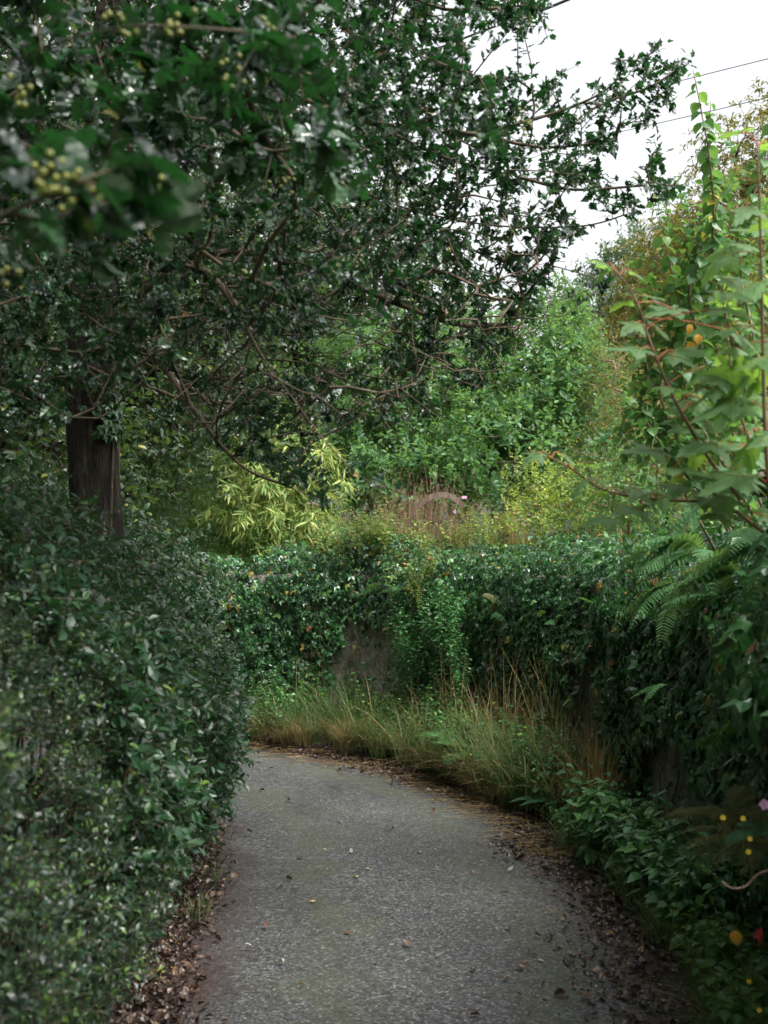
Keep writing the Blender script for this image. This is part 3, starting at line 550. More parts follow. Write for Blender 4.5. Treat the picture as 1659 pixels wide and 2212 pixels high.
    i = np.arange(59)[:, None] * 28; j = np.arange(28)[None]; kk = (j + 1) % 28; tb.add(V.reshape(-1, 3), np.stack([i + j, i + kk, i + 28 + kk, i + 28 + j], -1).reshape(-1), [4] * (59 * 28)); tb.obj('trunk', M['bark'], root, True)
    # leaves along the outer part of every twig
    QA, DA, SA, NA = [], [], [], []
    nsk = len(sk)
    for ci, c in enumerate(chains):
        if ci and ci < nsk: c = c[-8:]
        elif ci == 0: continue
        p = pos[c]; e = p[-1]; d = np.linalg.norm(p[0] - CAM); L = np.linalg.norm(np.diff(p, axis=0), axis=1).sum(); vis = True
        outside = False
        x, y, z = project(e[None]); outside = z[0] < .5 or x[0] < -120 or x[0] > 1780 or y[0] < -100
        if tuple(np.round(e, 4)) in bset: continue
        dd = np.linalg.norm(e - CAM); k = 10 if outside else ((9 if x[0] > 1120 else 16) if dd > 2.9 else (11 if dd > 2 else 8))
        span = min(.24 if dd > 2 else .14, L); s = np.concatenate([[0], np.cumsum(np.linalg.norm(np.diff(p, axis=0), axis=1))]); tt = s[-1] - span * rng.uniform(0, 1, k) ** 1.3
        q = np.stack([np.interp(tt, s, p[:, a]) for a in range(3)], 1) + rng.normal(0, .008, (k, 3)); T_ = unit((p[-1] - p[-2])[None])[0]
        QA.append(q); DA.append(np.repeat(T_[None], k, 0)); SA.append(np.full(k, .1 if outside else (.05 if dd < 2.9 else .04))); NA.append(np.full(k, dd < 2.9))
    Q, D, Sz, Ne = map(np.concatenate, (QA, DA, SA, NA)); n = len(Q)
    side = unit(np.cross(D, rnd(n))); ax = D * .5 + side * .95 + rnd(n, .2); nr = side * -.35 + D * .35 + np.array([.1, -.15, .75]) + rnd(n, .45); Sz = Sz * rng.uniform(.7, 1.2, n); Sz[Ne] *= 1.12
    px, py, zz = project(Q); hid = in_poly(px, py, [(140, 860), (270, 860), (270, 1260), (150, 1260)]) & (zz < 6.4); ok = ~hid
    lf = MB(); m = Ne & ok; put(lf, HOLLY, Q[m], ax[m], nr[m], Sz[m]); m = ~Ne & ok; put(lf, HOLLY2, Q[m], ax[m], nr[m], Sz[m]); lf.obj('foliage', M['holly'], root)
    for px, py, d, k in [(120, 395, 1.3, 16), (175, 510 - 60, 1.35, 9), (135, 375, 1.28, 10), (250, 45, 1.6, 8), (370, 60, 1.62, 8), (500, 155, 1.9, 8), (40, 195, 1.6, 8), (575, 65, 1.7, 7), (15, 640 - 40, 1.6, 7), (330, 400, 1.5, 6), (1130, 240 + 20, 2.9, 8), (620, 400, 2.6, 7)]:
        p0 = at(px, py, d); cb = bpy.data.objects.new('berry_cluster', None); cb.location = Vector(p0) - root.location; cb.empty_display_size = .02; lk(cb, root)
        if 'bme' not in locals():
            bb = MB(); o = np.eye(3); bb.inst(BALL, np.zeros((1, 3)), o[:1], o[1:2], o[2:], np.array([.0048])); bme = bb.mesh('berry', M['berry'], True)
        for _ in range(k): bo = bpy.data.objects.new('berry', bme); bo.location = rng.normal(0, .0125, 3); lk(bo, cb)
holly_tree()

def trunk_ivy():
    n = 620; z = rng.uniform(.9, 2.5, n); a = rng.normal(-.5, .55, n); lf = MB(); c = np.array([-1.64, 6.32, 0]); d = np.stack([np.cos(a), np.sin(a), 0 * a], 1)
    P = c + d * .17; P[:, 2] = z; keep = nz(P, 3.1, 2) > -.25 + .3 * (z - 1.2); P, d = P[keep], d[keep]; n = len(P); put(lf, IVY, P, np.array([0, 0, -1.]) + d * .4 + rnd(n, .4), d + (0, 0, .4) + rnd(n, .3), rng.uniform(.03, .055, n))
    root = thing('trunk_ivy', 'strand of small ivy leaves climbing the right side of the holly trunk', 'ivy', (-1.5, 6.3, 0)); lf.obj('foliage', M['ivy'], root); st = MB()
    for a0 in (-.2, -.5, -.9): tube(st, spline([c + (math.cos(a0 + q * .1) * .16, math.sin(a0 + q * .1) * .16, q * .45) for q in range(6)], 4), .006, 5)
    st.obj('stems', M['twig'], root)
trunk_ivy()

# ------------------------------------------------------------ shrubs and trees from leafy clumps
def clump_plant(name, label, cat, base, clumps, n, leafmat_, tpls, size, L, K, stemmat=None, up=.5, out=.9, droop=0., upw=.4, wid=1.0, rad=.003, trunk_r=.02, jit=.35, opp=False, shell=.5, group=None, trunk=None):
    """clumps: (centre xyz, (rx,ry,rz)); sprays fill the outer half of each clump"""
    root = thing(name, label, cat, base, group); lf, tw = MB(), MB()
    vol = np.array([r[0] * r[1] * r[2] for _, r in clumps]) ** .72; vol /= vol.sum()
    for (c, r), v in zip(clumps, vol):
        k = max(6, int(n * v)); d = unit(rnd(k)); rad_ = (shell + (1 - shell) * rng.uniform(0, 1, k) ** .6) * (1 + .22 * nz(d, 2.1, c[0]) + .12 * nz(d, 5, c[1]))
        P = np.array(c) + d * np.array(r) * rad_[:, None]; P -= 0; D = d * .8 + np.array([0, 0, upw]) + rnd(k, .35)
        sprays(lf, tw, P, D, L, K, size, tpls, out, up, droop, rad * .35, .1, wid, jit, opp)
    lf.obj('foliage', M[leafmat_], root)
    T = np.concatenate([np.array(c) + unit(rnd(14)) * np.array(r) * rng.uniform(.2, .85, (14, 1)) for c, r in clumps]); b = np.array(base, float)
    cz = np.mean([c[2] for c, _ in clumps]); cm = np.mean([c for c, _ in clumps], 0)
    sk = [spline([b, b * .7 + cm * .3 + rng.normal(0, .03, 3), cm], 4)] if trunk is None else trunk
    pos, par, tips, ch = grow(sk, T, .3, .25, 0, .15); wd = MB(); wood(wd, pos, tips, ch, rad * .8, .5, trunk_r, 1 if trunk is not None else 0)
    for v, l in zip(tw.v, tw.li): pass
    wd.v += tw.v; off = wd.n
    wd.li += [l + off for l in tw.li]; wd.lt += tw.lt; wd.n += tw.n; wd.fa += tw.fa
    wd.obj('branches', M[stemmat or 'twig'], root, True)
    if trunk is not None:
        t = MB(); tube(t, sk[0], np.linspace(trunk_r * 1.2, trunk_r * .6, len(sk[0])), 12); t.obj('trunk', M['bark'], root, True)
    return root
def cl(px, py, d, rw, rh, rd=None): return (tuple(at(px, py, d)), (rw, rd or rw * .8, rh))

# big mid-green shrub in the garden
clump_plant('laurel_shrub', 'large rounded mid-green shrub in the garden beyond the curved wall', 'shrub', (.9, 14.2, 1.3),
  [cl(1130, 850, 13.8, 1.0, .9), cl(960, 900, 13.6, .9, .9), cl(1190, 770, 14.3, .65, .75), cl(850, 960, 13.3, .75, .75), cl(1080, 990, 12.9, .9, .6), cl(1215, 950, 13.2, .55, .75), cl(760, 1010, 13.4, .5, .6), cl(1000, 790, 14.5, .7, .7), cl(1235, 850, 14.0, .5, .6), cl(820, 820, 14.5, .8, .8), cl(1215, 700, 14.6, .3, .45), cl(930, 1050, 12.6, .7, .4)],
  3300, 'laurel', OVAL, .1, .26, 9, 'twig', .45, .9, .05, .7, 1.0, .006, .05)
# golden-variegated bamboo
def bamboo():
    b = at(595, 1175, 12.3); b[2] = 1.25; root = thing('bamboo_clump', 'bright yellow-green bamboo clump arching above the ivy wall', 'bamboo', b); lf, cu = MB(), MB()
    for i in range(110):
        a = rng.uniform(0, 6.28); rr = rng.uniform(.05, .5) ; h = rng.uniform(.7, 1.5) * (1.25 - rr * .75); s0 = b + np.array([math.cos(a) * rr * .4, math.sin(a) * rr * .4, 0])
        e = s0 + np.array([math.cos(a) * rr * 1.0, math.sin(a) * rr, h]); e2 = e + np.array([math.cos(a) * .16, math.sin(a) * .16, -.02]); c = spline([s0, s0 * .5 + e * .5 - np.array([math.cos(a), math.sin(a), -.6]) * .08, e, e2], 4); tube(cu, c, np.linspace(.005, .0015, len(c)), 4)
        k = 9; ii = rng.integers(4, len(c), k); D = unit(np.array([[math.cos(a), math.sin(a), .25]]) + rnd(k, .5)); sprays(lf, cu, c[ii], D, .14, 5, .165, LANCE, .75, .7, .75, .0012, .3, 1.25)
    k = 26; T0 = at(630, 965, 12.3); sprays(lf, cu, T0 + rnd(k, .05), rnd(k, .5) + np.array([0, 0, .3]), .12, 4, .17, LANCE, .75, .6, .4, .001, .3, 1.3)
    tube(cu, spline([b, b + (.1, 0, .9), T0], 5), np.linspace(.007, .002, 11), 4)
    lf.obj('foliage', M['bamboo'], root); cu.obj('culms', M['gold'], root)
bamboo()
clump_plant('broom_shrub', 'fine-textured pale green shrub left of the yellow bamboo', 'shrub', tuple(at(450, 1190, 12.4) * (1, 1, 0) + (0, 0, 1.25)), [cl(430, 1120, 12.6, .5, .42), cl(500, 1150, 12.2, .35, .3), cl(370, 1080, 13.4, .7, .55), cl(350, 1160, 12.6, .5, .35)], 1700, 'broom', LANCE, .045, .22, 14, 'twiggrn', .4, .7, .0, .9, 1.4, .003, .015)
clump_plant('golden_shrub', 'yellow-green small-leaved shrub on the wall top right of the brown dead shrub', 'shrub', tuple(at(1170, 1180, 10.4) * (1, 1, 0) + (0, 0, 1.3)), [cl(1170, 1050, 10.4, .28, .22), cl(1150, 1110, 10.1, .25, .18), cl(1210, 1100, 10.3, .28, .2), cl(1090, 1150, 9.9, .2, .1), cl(1250, 1070, 10.6, .2, .2)], 360, 'gold', OVAL, .042, .16, 9, 'twigred', .5, .9, 0, .6, 1.1, .004, .014, shell=.2)
clump_plant('rose_bush', 'tall fresh green bush with red upright stems beside the golden shrub', 'bush', tuple(at(1345, 1150, 9.6) * (1, 1, 0) + (0, 0, 1.3)), [cl(1330, 1050, 9.6, .26, .3), cl(1370, 930, 9.8, .13, .5), cl(1420, 980, 9.4, .2, .35), cl(1290, 1090, 9.3, .25, .2), cl(1400, 1090, 9, .3, .22)], 440, 'herb', OVAL, .045, .18, 8, 'twigred', .5, .9, 0, .5, 1.2, .004, .015, shell=.15)
clump_plant('cotoneaster_shrub', 'thin olive shrub speckled with yellow leaves behind the rose bush', 'shrub', tuple(at(1350, 1150, 13) * (1, 1, 0) + (0, 0, 1.3)), [cl(1345, 840, 13, .4, .6), cl(1330, 970, 12.6, .5, .6), cl(1420, 900, 12.8, .5, .6), cl(1500, 950, 12.2, .6, .8), cl(1310, 790, 13.2, .25, .3)], 900, 'conifer', OVAL2, .04, .3, 12, 'cane', .4, .8, .1, .3, 1, .005, .02, shell=.2)
# dry tangled shrub
def dry_shrub():
    b = at(925, 1190, 10.75); b[2] = 1.3; root = thing('dead_shrub', 'tangled reddish-brown dead shrub above the wall beside the wooden hoop', 'shrub', b); st, sd_ = MB(), MB()
    for i in range(340):
        a = rng.uniform(0, 6.28); r = rng.uniform(.1, .55); h = rng.uniform(.5, 1.15) * (1.1 - r * .8); s0 = b + np.array([rng.normal(-.08, .16), rng.normal(0, .12), 0]); e = s0 + np.array([math.cos(a) * r, math.sin(a) * r * .7, h]); e2 = e + np.array([math.cos(a) * .12, math.sin(a) * .1, -rng.uniform(.08, .3)])
        c = spline([s0, s0 * .5 + e * .5 + rng.normal(0, .04, 3), e, e2], 3); tube(st, c, np.linspace(.003, .001, len(c)), 3); k = 5; ii = rng.integers(4, len(c), k); sprays(sd_, st, c[ii], rnd(k), .06, 4, .014, OVAL2, .9, .3, .1, .0006)
    st.obj('stems', M['rust'], root); sd_.obj('seed_heads', M['rust'], root)
dry_shrub()
# wooden hoop
hp = [at(876, 1185, 10.9), at(878, 1150, 10.9), at(888, 1115, 10.9), at(908, 1088, 10.9), at(936, 1072, 10.9), at(966, 1070, 10.9), at(990, 1083, 10.9), at(1000, 1096, 10.9)]
hc = spline(hp, 5); mb = MB(); T_ = unit(np.gradient(hc, axis=0)); Nn = np.cross(T_, np.array([0, 1, 0])); V = []
for a, b_ in ((-.027, -.035), (.027, -.035), (.027, .035), (-.027, .035)): V.append(hc + Nn * a + np.array([0, b_, 0]))
V = np.stack(V, 1); m_ = len(hc); i = np.arange(m_ - 1)[:, None] * 4; j = np.arange(4)[None]; kk = (j + 1) % 4
mb.add(V.reshape(-1, 3), np.stack([i + j, i + kk, i + 4 + kk, i + 4 + j], -1).reshape(-1), [4] * ((m_ - 1) * 4)); o = mb.obj('garden_hoop', M['woodgrey']); tag(o, 'weathered grey-brown curved hoop standing in the dead shrub', 'garden arch')

# trees
def tree(name, label, x, y, z, h, cls, n, mat, tp, size, L, K, droop=0., tr=.12, upw=.2, wid=1.0, group=None, shell=.45):
    base = (x, y, z); cm = np.mean([c for c, _ in cls], 0); sk = [spline([base, np.array(base) * .6 + cm * .4 + (0.05, 0, 0), cm * .9 + np.array(cls[0][0]) * .1], 6)]
    return clump_plant(name, label, 'tree', base, cls, n, mat, tp, size, L, K, 'bark', .5, .9, droop, upw, wid, .012, tr, trunk=sk, group=group, shell=shell)
tree('conifer_tree', 'tall golden-tipped conifer behind the climbing shrub at the right frame edge', 6.6, 20, 1.5, 9, [cl(1620, 330, 20, .9, .7), cl(1600, 470, 19.5, 1.1, .8), cl(1560, 600, 19, 1.3, 1), cl(1640, 700, 19, 1.5, 1.2), cl(1700, 500, 20, 1.5, 1.5), cl(1690, 250, 20.5, .6, .6), cl(1560, 800, 18.6, 1.4, 1), cl(1720, 900, 19, 1.6, 1.4)], 2600, 'conifer', LANCE, .13, .5, 18, .55, .14, 0, 2.2)
tree('conifer_tree', 'lower golden-olive conifer in front of the pale distant tree', 5.3, 22, 1.5, 6, [cl(1440, 620, 22, .9, .9), cl(1480, 540, 22, .9, .7), cl(1400, 690, 22, .8, .7), cl(1500, 700, 21.5, 1.2, 1.2), cl(1430, 800, 21, 1.2, 1.2), cl(1530, 850, 21, 1.3, 1.3)], 1900, 'conifer', LANCE, .13, .5, 16, .5, .14, 0, 2.2)
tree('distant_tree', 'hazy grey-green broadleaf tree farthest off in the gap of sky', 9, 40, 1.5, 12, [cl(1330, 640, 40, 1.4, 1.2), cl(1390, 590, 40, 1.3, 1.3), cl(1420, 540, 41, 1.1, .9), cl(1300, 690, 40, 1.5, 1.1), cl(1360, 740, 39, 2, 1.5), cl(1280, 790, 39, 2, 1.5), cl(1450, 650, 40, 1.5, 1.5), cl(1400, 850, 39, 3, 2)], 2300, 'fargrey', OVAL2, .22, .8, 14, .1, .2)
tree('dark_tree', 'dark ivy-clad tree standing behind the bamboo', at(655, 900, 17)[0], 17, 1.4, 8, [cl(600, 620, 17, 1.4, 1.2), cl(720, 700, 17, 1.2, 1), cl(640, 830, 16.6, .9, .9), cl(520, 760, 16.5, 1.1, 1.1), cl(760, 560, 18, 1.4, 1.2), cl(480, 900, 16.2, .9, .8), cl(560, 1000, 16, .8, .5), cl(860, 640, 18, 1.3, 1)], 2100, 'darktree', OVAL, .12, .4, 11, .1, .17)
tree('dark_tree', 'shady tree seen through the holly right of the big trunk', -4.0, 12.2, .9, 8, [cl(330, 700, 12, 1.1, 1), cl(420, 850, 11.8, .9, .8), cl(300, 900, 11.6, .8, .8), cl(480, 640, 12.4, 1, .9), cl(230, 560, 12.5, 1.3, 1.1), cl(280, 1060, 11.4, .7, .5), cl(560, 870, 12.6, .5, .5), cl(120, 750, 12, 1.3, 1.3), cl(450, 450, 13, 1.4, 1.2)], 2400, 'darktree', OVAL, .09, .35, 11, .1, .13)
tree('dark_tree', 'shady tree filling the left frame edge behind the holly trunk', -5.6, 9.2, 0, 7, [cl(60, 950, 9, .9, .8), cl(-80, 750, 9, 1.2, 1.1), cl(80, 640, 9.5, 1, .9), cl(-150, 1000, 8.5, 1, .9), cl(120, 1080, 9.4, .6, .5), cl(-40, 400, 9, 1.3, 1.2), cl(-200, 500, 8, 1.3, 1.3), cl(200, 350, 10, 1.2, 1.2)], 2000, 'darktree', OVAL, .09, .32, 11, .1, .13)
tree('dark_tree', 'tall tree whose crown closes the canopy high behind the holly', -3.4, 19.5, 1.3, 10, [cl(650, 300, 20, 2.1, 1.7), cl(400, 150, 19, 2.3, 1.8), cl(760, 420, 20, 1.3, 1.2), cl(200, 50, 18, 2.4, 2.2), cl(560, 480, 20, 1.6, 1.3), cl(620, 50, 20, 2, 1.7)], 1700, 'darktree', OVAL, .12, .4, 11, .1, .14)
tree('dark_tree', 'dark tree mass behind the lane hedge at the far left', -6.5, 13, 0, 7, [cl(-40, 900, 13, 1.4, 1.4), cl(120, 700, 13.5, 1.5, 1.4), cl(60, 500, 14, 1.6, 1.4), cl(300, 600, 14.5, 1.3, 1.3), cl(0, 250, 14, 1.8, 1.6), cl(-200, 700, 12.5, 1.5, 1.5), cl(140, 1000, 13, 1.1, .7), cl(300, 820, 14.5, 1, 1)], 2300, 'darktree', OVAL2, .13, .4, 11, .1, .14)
clump_plant('added_shade_tree', 'unseen tree added behind the viewpoint to shade the near lane', 'tree', (-2.5, -7, 0), [((x, y, z), (1.9, 1.5, 1.7)) for x, y, z in ((-5, -6, 2), (-2.5, -7, 3), (0, -7.5, 4.2), (2.5, -6.5, 3), (-5, -5, 5), (-2, -6, 6), (-5.5, -2, 3), (-5.5, 1, 3.5), (-5.5, 3.5, 3.5), (-5.5, 0, 5.5), (-1, -4, 6.2))], 2600, 'darktree', OVAL2, .22, .5, 11, 'twig', .5, .9, 0, .2, 1.3, .012, .14, shell=.3)  # out of view, added to block light from behind and from the left
# clipped boundary growth far behind everything, closing the horizon
for i, (px, py, d, w, h, lab) in enumerate([(560, 1040, 26, 3, 1.8, 'low green thicket far behind the bamboo'), (850, 900, 30, 4, 3, 'far green trees behind the rounded shrub'), (1350, 960, 26, 3, 2.2, 'far bushes behind the rose bush'), (1650, 1000, 18, 3, 2.2, 'green bushes behind the sycamore sapling'), (300, 1080, 19, 3, 2, 'dim green thicket seen beside the holly trunk')]):
    b = at(px, py, d); b[2] = 1.5
    clump_plant('thicket', lab, 'bushes', tuple(b), [cl(px, py, d, w * .5, h), cl(px - 120, py + 40, d, w * .5, h * .8), cl(px + 120, py + 30, d, w * .5, h * .8)], 900, 'laurel' if i != 1 else 'darktree', OVAL2, .15, .5, 12, 'twig', .4, .9, 0, .4, 1.2, .01, .05)

cls = [((x, 24 + 1.5 * math.sin(x * 2), 2.3 + .5 * math.sin(x * 1.3)), (1.3, 1.0, 1.2)) for x in np.arange(-9, 12, 1.5)]
clump_plant('field_hedge', 'long loose green hedge closing the garden far behind all its shrubs', 'hedge', (1, 24, 1.5), cls, 2600, 'laurel', OVAL2, .12, .45, 12, 'twig', .4, .9, 0, .4, 1.2, .01, .05)
# ------------------------------------------------------------ climbing dogwood on the right
def dogwood():
    b = np.array([2.05, 5.7, 1.35]); root = thing('dogwood_shrub', 'tall round-leaved shrub with tan canes at the right, shoots reaching into the sky', 'shrub', b); lf, cn = MB(), MB()
    shoots = [[(1500, 700, 4.9), (1540, 520, 4.8), (1535, 360, 4.7), (1515, 240, 4.7), (1497, 150, 4.7)], [(1560, 650, 4.9), (1548, 480, 4.8), (1532, 340, 4.75), (1535, 220, 4.7)], [(1500, 900, 5), (1478, 700, 4.9), (1445, 560, 4.8), (1428, 470, 4.75)],
      [(1440, 900, 5), (1480, 780, 5), (1560, 590, 5)], [(1400, 880, 5.1), (1470, 720, 5.2), (1440, 640, 5.2)], [(1600, 950, 5), (1570, 760, 5.1), (1500, 560, 5)], [(1640, 800, 5), (1600, 560, 5), (1655, 330, 5), (1690, 180, 5)], [(1560, 900, 5.4), (1620, 700, 5.4), (1560, 480, 5.3)],
      [(1420, 950, 5), (1400, 800, 5.1), (1360, 700, 5.2)], [(1650, 900, 5.5), (1680, 650, 5.5), (1640, 420, 5.5)], [(1500, 980, 5.2), (1530, 800, 5.3), (1500, 640, 5.3)], [(1560, 1000, 5), (1480, 850, 5.2), (1430, 740, 5.3)]]
    for k, s in enumerate(shoots):
        P = spline([b + rng.normal(0, .1, 3) * (1, 1, 0)] + [at(*p) for p in s], 7); tube(cn, P, np.linspace(.008, .002, len(P)), 5)
        ln = np.concatenate([[0], np.cumsum(np.linalg.norm(np.diff(P, axis=0), axis=1))]); st = ln[-1]
        top = k < 3
        for q in np.arange(.45 * st, st + .01, .042 if top else .055):
            p = np.array([np.interp(q, ln, P[:, a]) for a in range(3)]); i = min(np.searchsorted(ln, q), len(P) - 1); T = unit((P[i] - P[i - 1])[None])[0]; ph = rng.uniform(0, .4) + (round(q / .042) % 2) * 1.57
            sd_ = np.array([[math.cos(ph), math.sin(ph), 0], [-math.cos(ph), -math.sin(ph), 0]]); put(lf, ROUND, np.repeat(p[None], 2, 0) + sd_ * .006, sd_ * .8 + np.array([0, 0, -.55]) + rnd(2, .25), np.array([0, -.3, .6]) + rnd(2, .3) + sd_ * .6, rng.uniform(.05, .068, 2) * (.55 if q > st - .06 else 1))
    cs = [cl(1500, 500, 5, .16, .16), cl(1560, 560, 5.1, .2, .18), cl(1450, 640, 5.1, .16, .14), cl(1520, 690, 5.2, .2, .2), cl(1610, 640, 5.3, .25, .3), cl(1430, 750, 5.2, .15, .18), cl(1550, 820, 5.3, .3, .22), cl(1640, 820, 5.4, .25, .3), cl(1460, 880, 5.2, .22, .18), cl(1600, 440, 5.2, .2, .2), cl(1400, 900, 5, .15, .15), cl(1540, 950, 5, .35, .15)]
    for c, r in cs:
        k = 26; P = np.array(c) + rnd(k, .5) * np.array(r); sprays(lf, cn, P, rnd(k, .6) + np.array([0, 0, .35]), .17, 8, .05, ROUND, .95, .6, .15, .0018, opp=True)
    lf.obj('foliage', M['dogwood'], root); cn.obj('canes', M['cane'], root, True)
dogwood()
for px, py in ((1545, 368), (1490, 700), (1508, 722), (1500, 740)):
    lf = MB(); put(lf, ROUND[:1], at(px, py, 4.75)[None], rnd(1, .3) + np.array([0, 0, -1.]), rnd(1, .3) + np.array([0, -1., .2]), np.array([.045])); o = lf.obj('yellow_leaf', M['orange'])
    tag(o, 'lone yellow-orange leaf high on the round-leaved shrub' if py < 400 else 'yellowing leaf in the middle of the round-leaved shrub', 'leaf', None if py < 400 else 'yellowing leaves of the round-leaved shrub')

# ------------------------------------------------------------ sycamore saplings
rr = lambda a, b: float(rng.uniform(a, b))
def sycamore(label, stem, nodes_, r, base=None, extra=()):
    P = spline([at(*p) for p in stem], 6); root = thing('sycamore_sapling', label, 'sapling', P[0]); st, pt = MB(), MB(); tube(st, P, np.linspace(r, .002, len(P)), 7); st.obj('stem', M['twigred'], root, True)
    ln = np.concatenate([[0], np.cumsum(np.linalg.norm(np.diff(P, axis=0), axis=1))]); cnt = 0; A, Y, N, Z, PT = [], [], [], [], []
    for i, (f, ph, pl_, sz) in enumerate(nodes_):
        q = f * ln[-1]; p = np.array([np.interp(q, ln, P[:, a]) for a in range(3)])
        for sg in (0, math.pi):
            a = ph + sg; d = np.array([math.cos(a), math.sin(a), .25]); e = p + d * pl_ * rng.uniform(.8, 1.1); mid = (p + e) / 2 + (0, 0, .012); PT.append(spline([p, mid, e], 3))
            A.append(e); Y.append(np.array([math.cos(a), math.sin(a), -.3 + rng.normal(0, .18)])); N.append(np.array([rng.normal(0, .3) + .35 * math.cos(a), rng.normal(-.45, .25), 1.0])); Z.append(sz * rng.uniform(.85, 1.1))
    for px, py, d, sz, yx, yy, yz, nx, ny, nzz in extra:
        e = at(px, py, d); A.append(e); Y.append(np.array([yx, yy, yz])); N.append(np.array([nx, ny, nzz])); Z.append(sz); i = int(np.argmin(np.linalg.norm(P - e, axis=1))); PT.append(spline([P[i], (P[i] + e) / 2 + (0, 0, .01), e], 3))
    A, Y, N = np.array(A), unit(np.array(Y)), np.array(N)
    for i in range(len(A)):
        l = MB(); put(l, [SYC[i % 3]], A[i:i + 1], Y[i:i + 1], N[i:i + 1], np.array([Z[i] * 1.75])); lo = l.obj('leaf', M['sycamore'], root, False); pt = MB(); tube(pt, PT[i], .0015, 5); vn = MB(); X_, Y_, Z_ = axes(Y[i:i + 1], N[i:i + 1]); sz_ = Z[i] * 1.45 * 1.2
        for va, vl in ((-2.1, .3), (-1.15, .6), (0, .75), (1.15, .6), (2.1, .3)):
            q = np.array([(math.sin(va) * vl * t * .62, math.cos(va) * vl * t * .62, (-(.28, .12, .45)[i % 3] * (vl * t) ** 2 + .035 * vl * t) * .62 + .004) for t in (0, .33, .66, 1)]) * sz_; tube(vn, A[i] + q[:, :1] * X_ + q[:, 1:2] * Y_ + q[:, 2:] * Z_, np.linspace(.0011, .0004, 4), 4)
        vm = vn.mesh('veins', M['palegreen'], True, root.location); lk(bpy.data.objects.new('veins', vm), lo)
        pm = pt.mesh('petiole', M['petiole'], True, root.location); lk(bpy.data.objects.new('petiole', pm), lo)
    return root
nd = lambda n, a0, da, f0, f1, s, p: [(f0 + (f1 - f0) * i / (n - 1), a0 + da * i, p * (1 - .25 * i / n), s * (1 - .3 * i / (n - 1))) for i in range(n)]
sycamore('upright sycamore sapling with large lobed leaves at the right frame edge', [(1668, 1150, 2.6), (1652, 900, 2.6), (1645, 600, 2.6), (1636, 290, 2.6)], nd(10, .15, 1.45, .12, .97, .105, .08), .006)
sycamore('leaning sycamore sapling with red-brown stem arching up towards the sky gap', [(1600, 1080, 2.75), (1525, 980, 2.75), (1450, 850, 2.75), (1405, 740, 2.75), (1370, 640, 2.8), (1330, 585, 2.8)], nd(8, .3, 1.35, .08, .98, .075, .05), .005, extra=[(1385, 755, 2.7, .09, -1, -.1, .1, .2, -.5, 1), (1310, 572, 2.8, .06, -.8, 0, .5, .2, -.2, 1)] + [(rr(1450, 1600), rr(640, 1060), rr(2.6, 2.9), rr(.07, .1), rr(-1, .6), rr(-.7, .3), rr(-.3, .1), rr(-.2, .3), rr(-.7, -.2), 1) for _ in range(16)])
sycamore('second upright sycamore stem crowded with leaves close beside the frame edge', [(1690, 1100, 2.9), (1600, 900, 2.95), (1575, 760, 3.0), (1560, 640, 3.0)], nd(8, .6, 1.45, .1, .98, .085, .06), .004, extra=[(rr(1560, 1680), rr(480, 1060), rr(2.6, 3.0), rr(.07, .1), rr(-1, .6), rr(-.7, .3), rr(-.3, .1), rr(-.2, .3), rr(-.7, -.2), 1) for _ in range(18)])
sycamore('low spreading sycamore shoot with broad grey-green leaves over the wall top', [(1650, 1150, 2.9), (1560, 1090, 2.9), (1440, 1080, 2.95), (1310, 1060, 3.0), (1230, 1010, 3.1), (1180, 985, 3.15)], nd(8, .1, 1.4, .08, .98, .085, .05), .005, extra=[(1420, 975, 2.8, .1, -.9, -.3, .05, .1, -.45, 1), (1540, 960, 2.7, .11, -.6, -.5, .05, .1, -.5, 1), (1470, 1050, 2.8, .1, -.3, -.8, -.1, .1, -.5, 1), (1560, 1030, 2.7, .1, .4, -.8, -.1, .1, -.5, 1), (1320, 1120, 3, .08, -.9, -.3, .1, 0, -.5, 1), (1380, 1100, 2.9, .09, -.8, -.5, 0, 0, -.5, 1)])
# cut log end
mb = MB(); tube(mb, spline([at(1655, 1052, 2.8), at(1640, 1045, 2.95), at(1700, 1030, 3.6)], 4), .028, 14); o = mb.obj('cut_branch', M['woodgrey'], None, True); tag(o, 'sawn grey-brown branch end poking out at the right frame edge', 'branch')

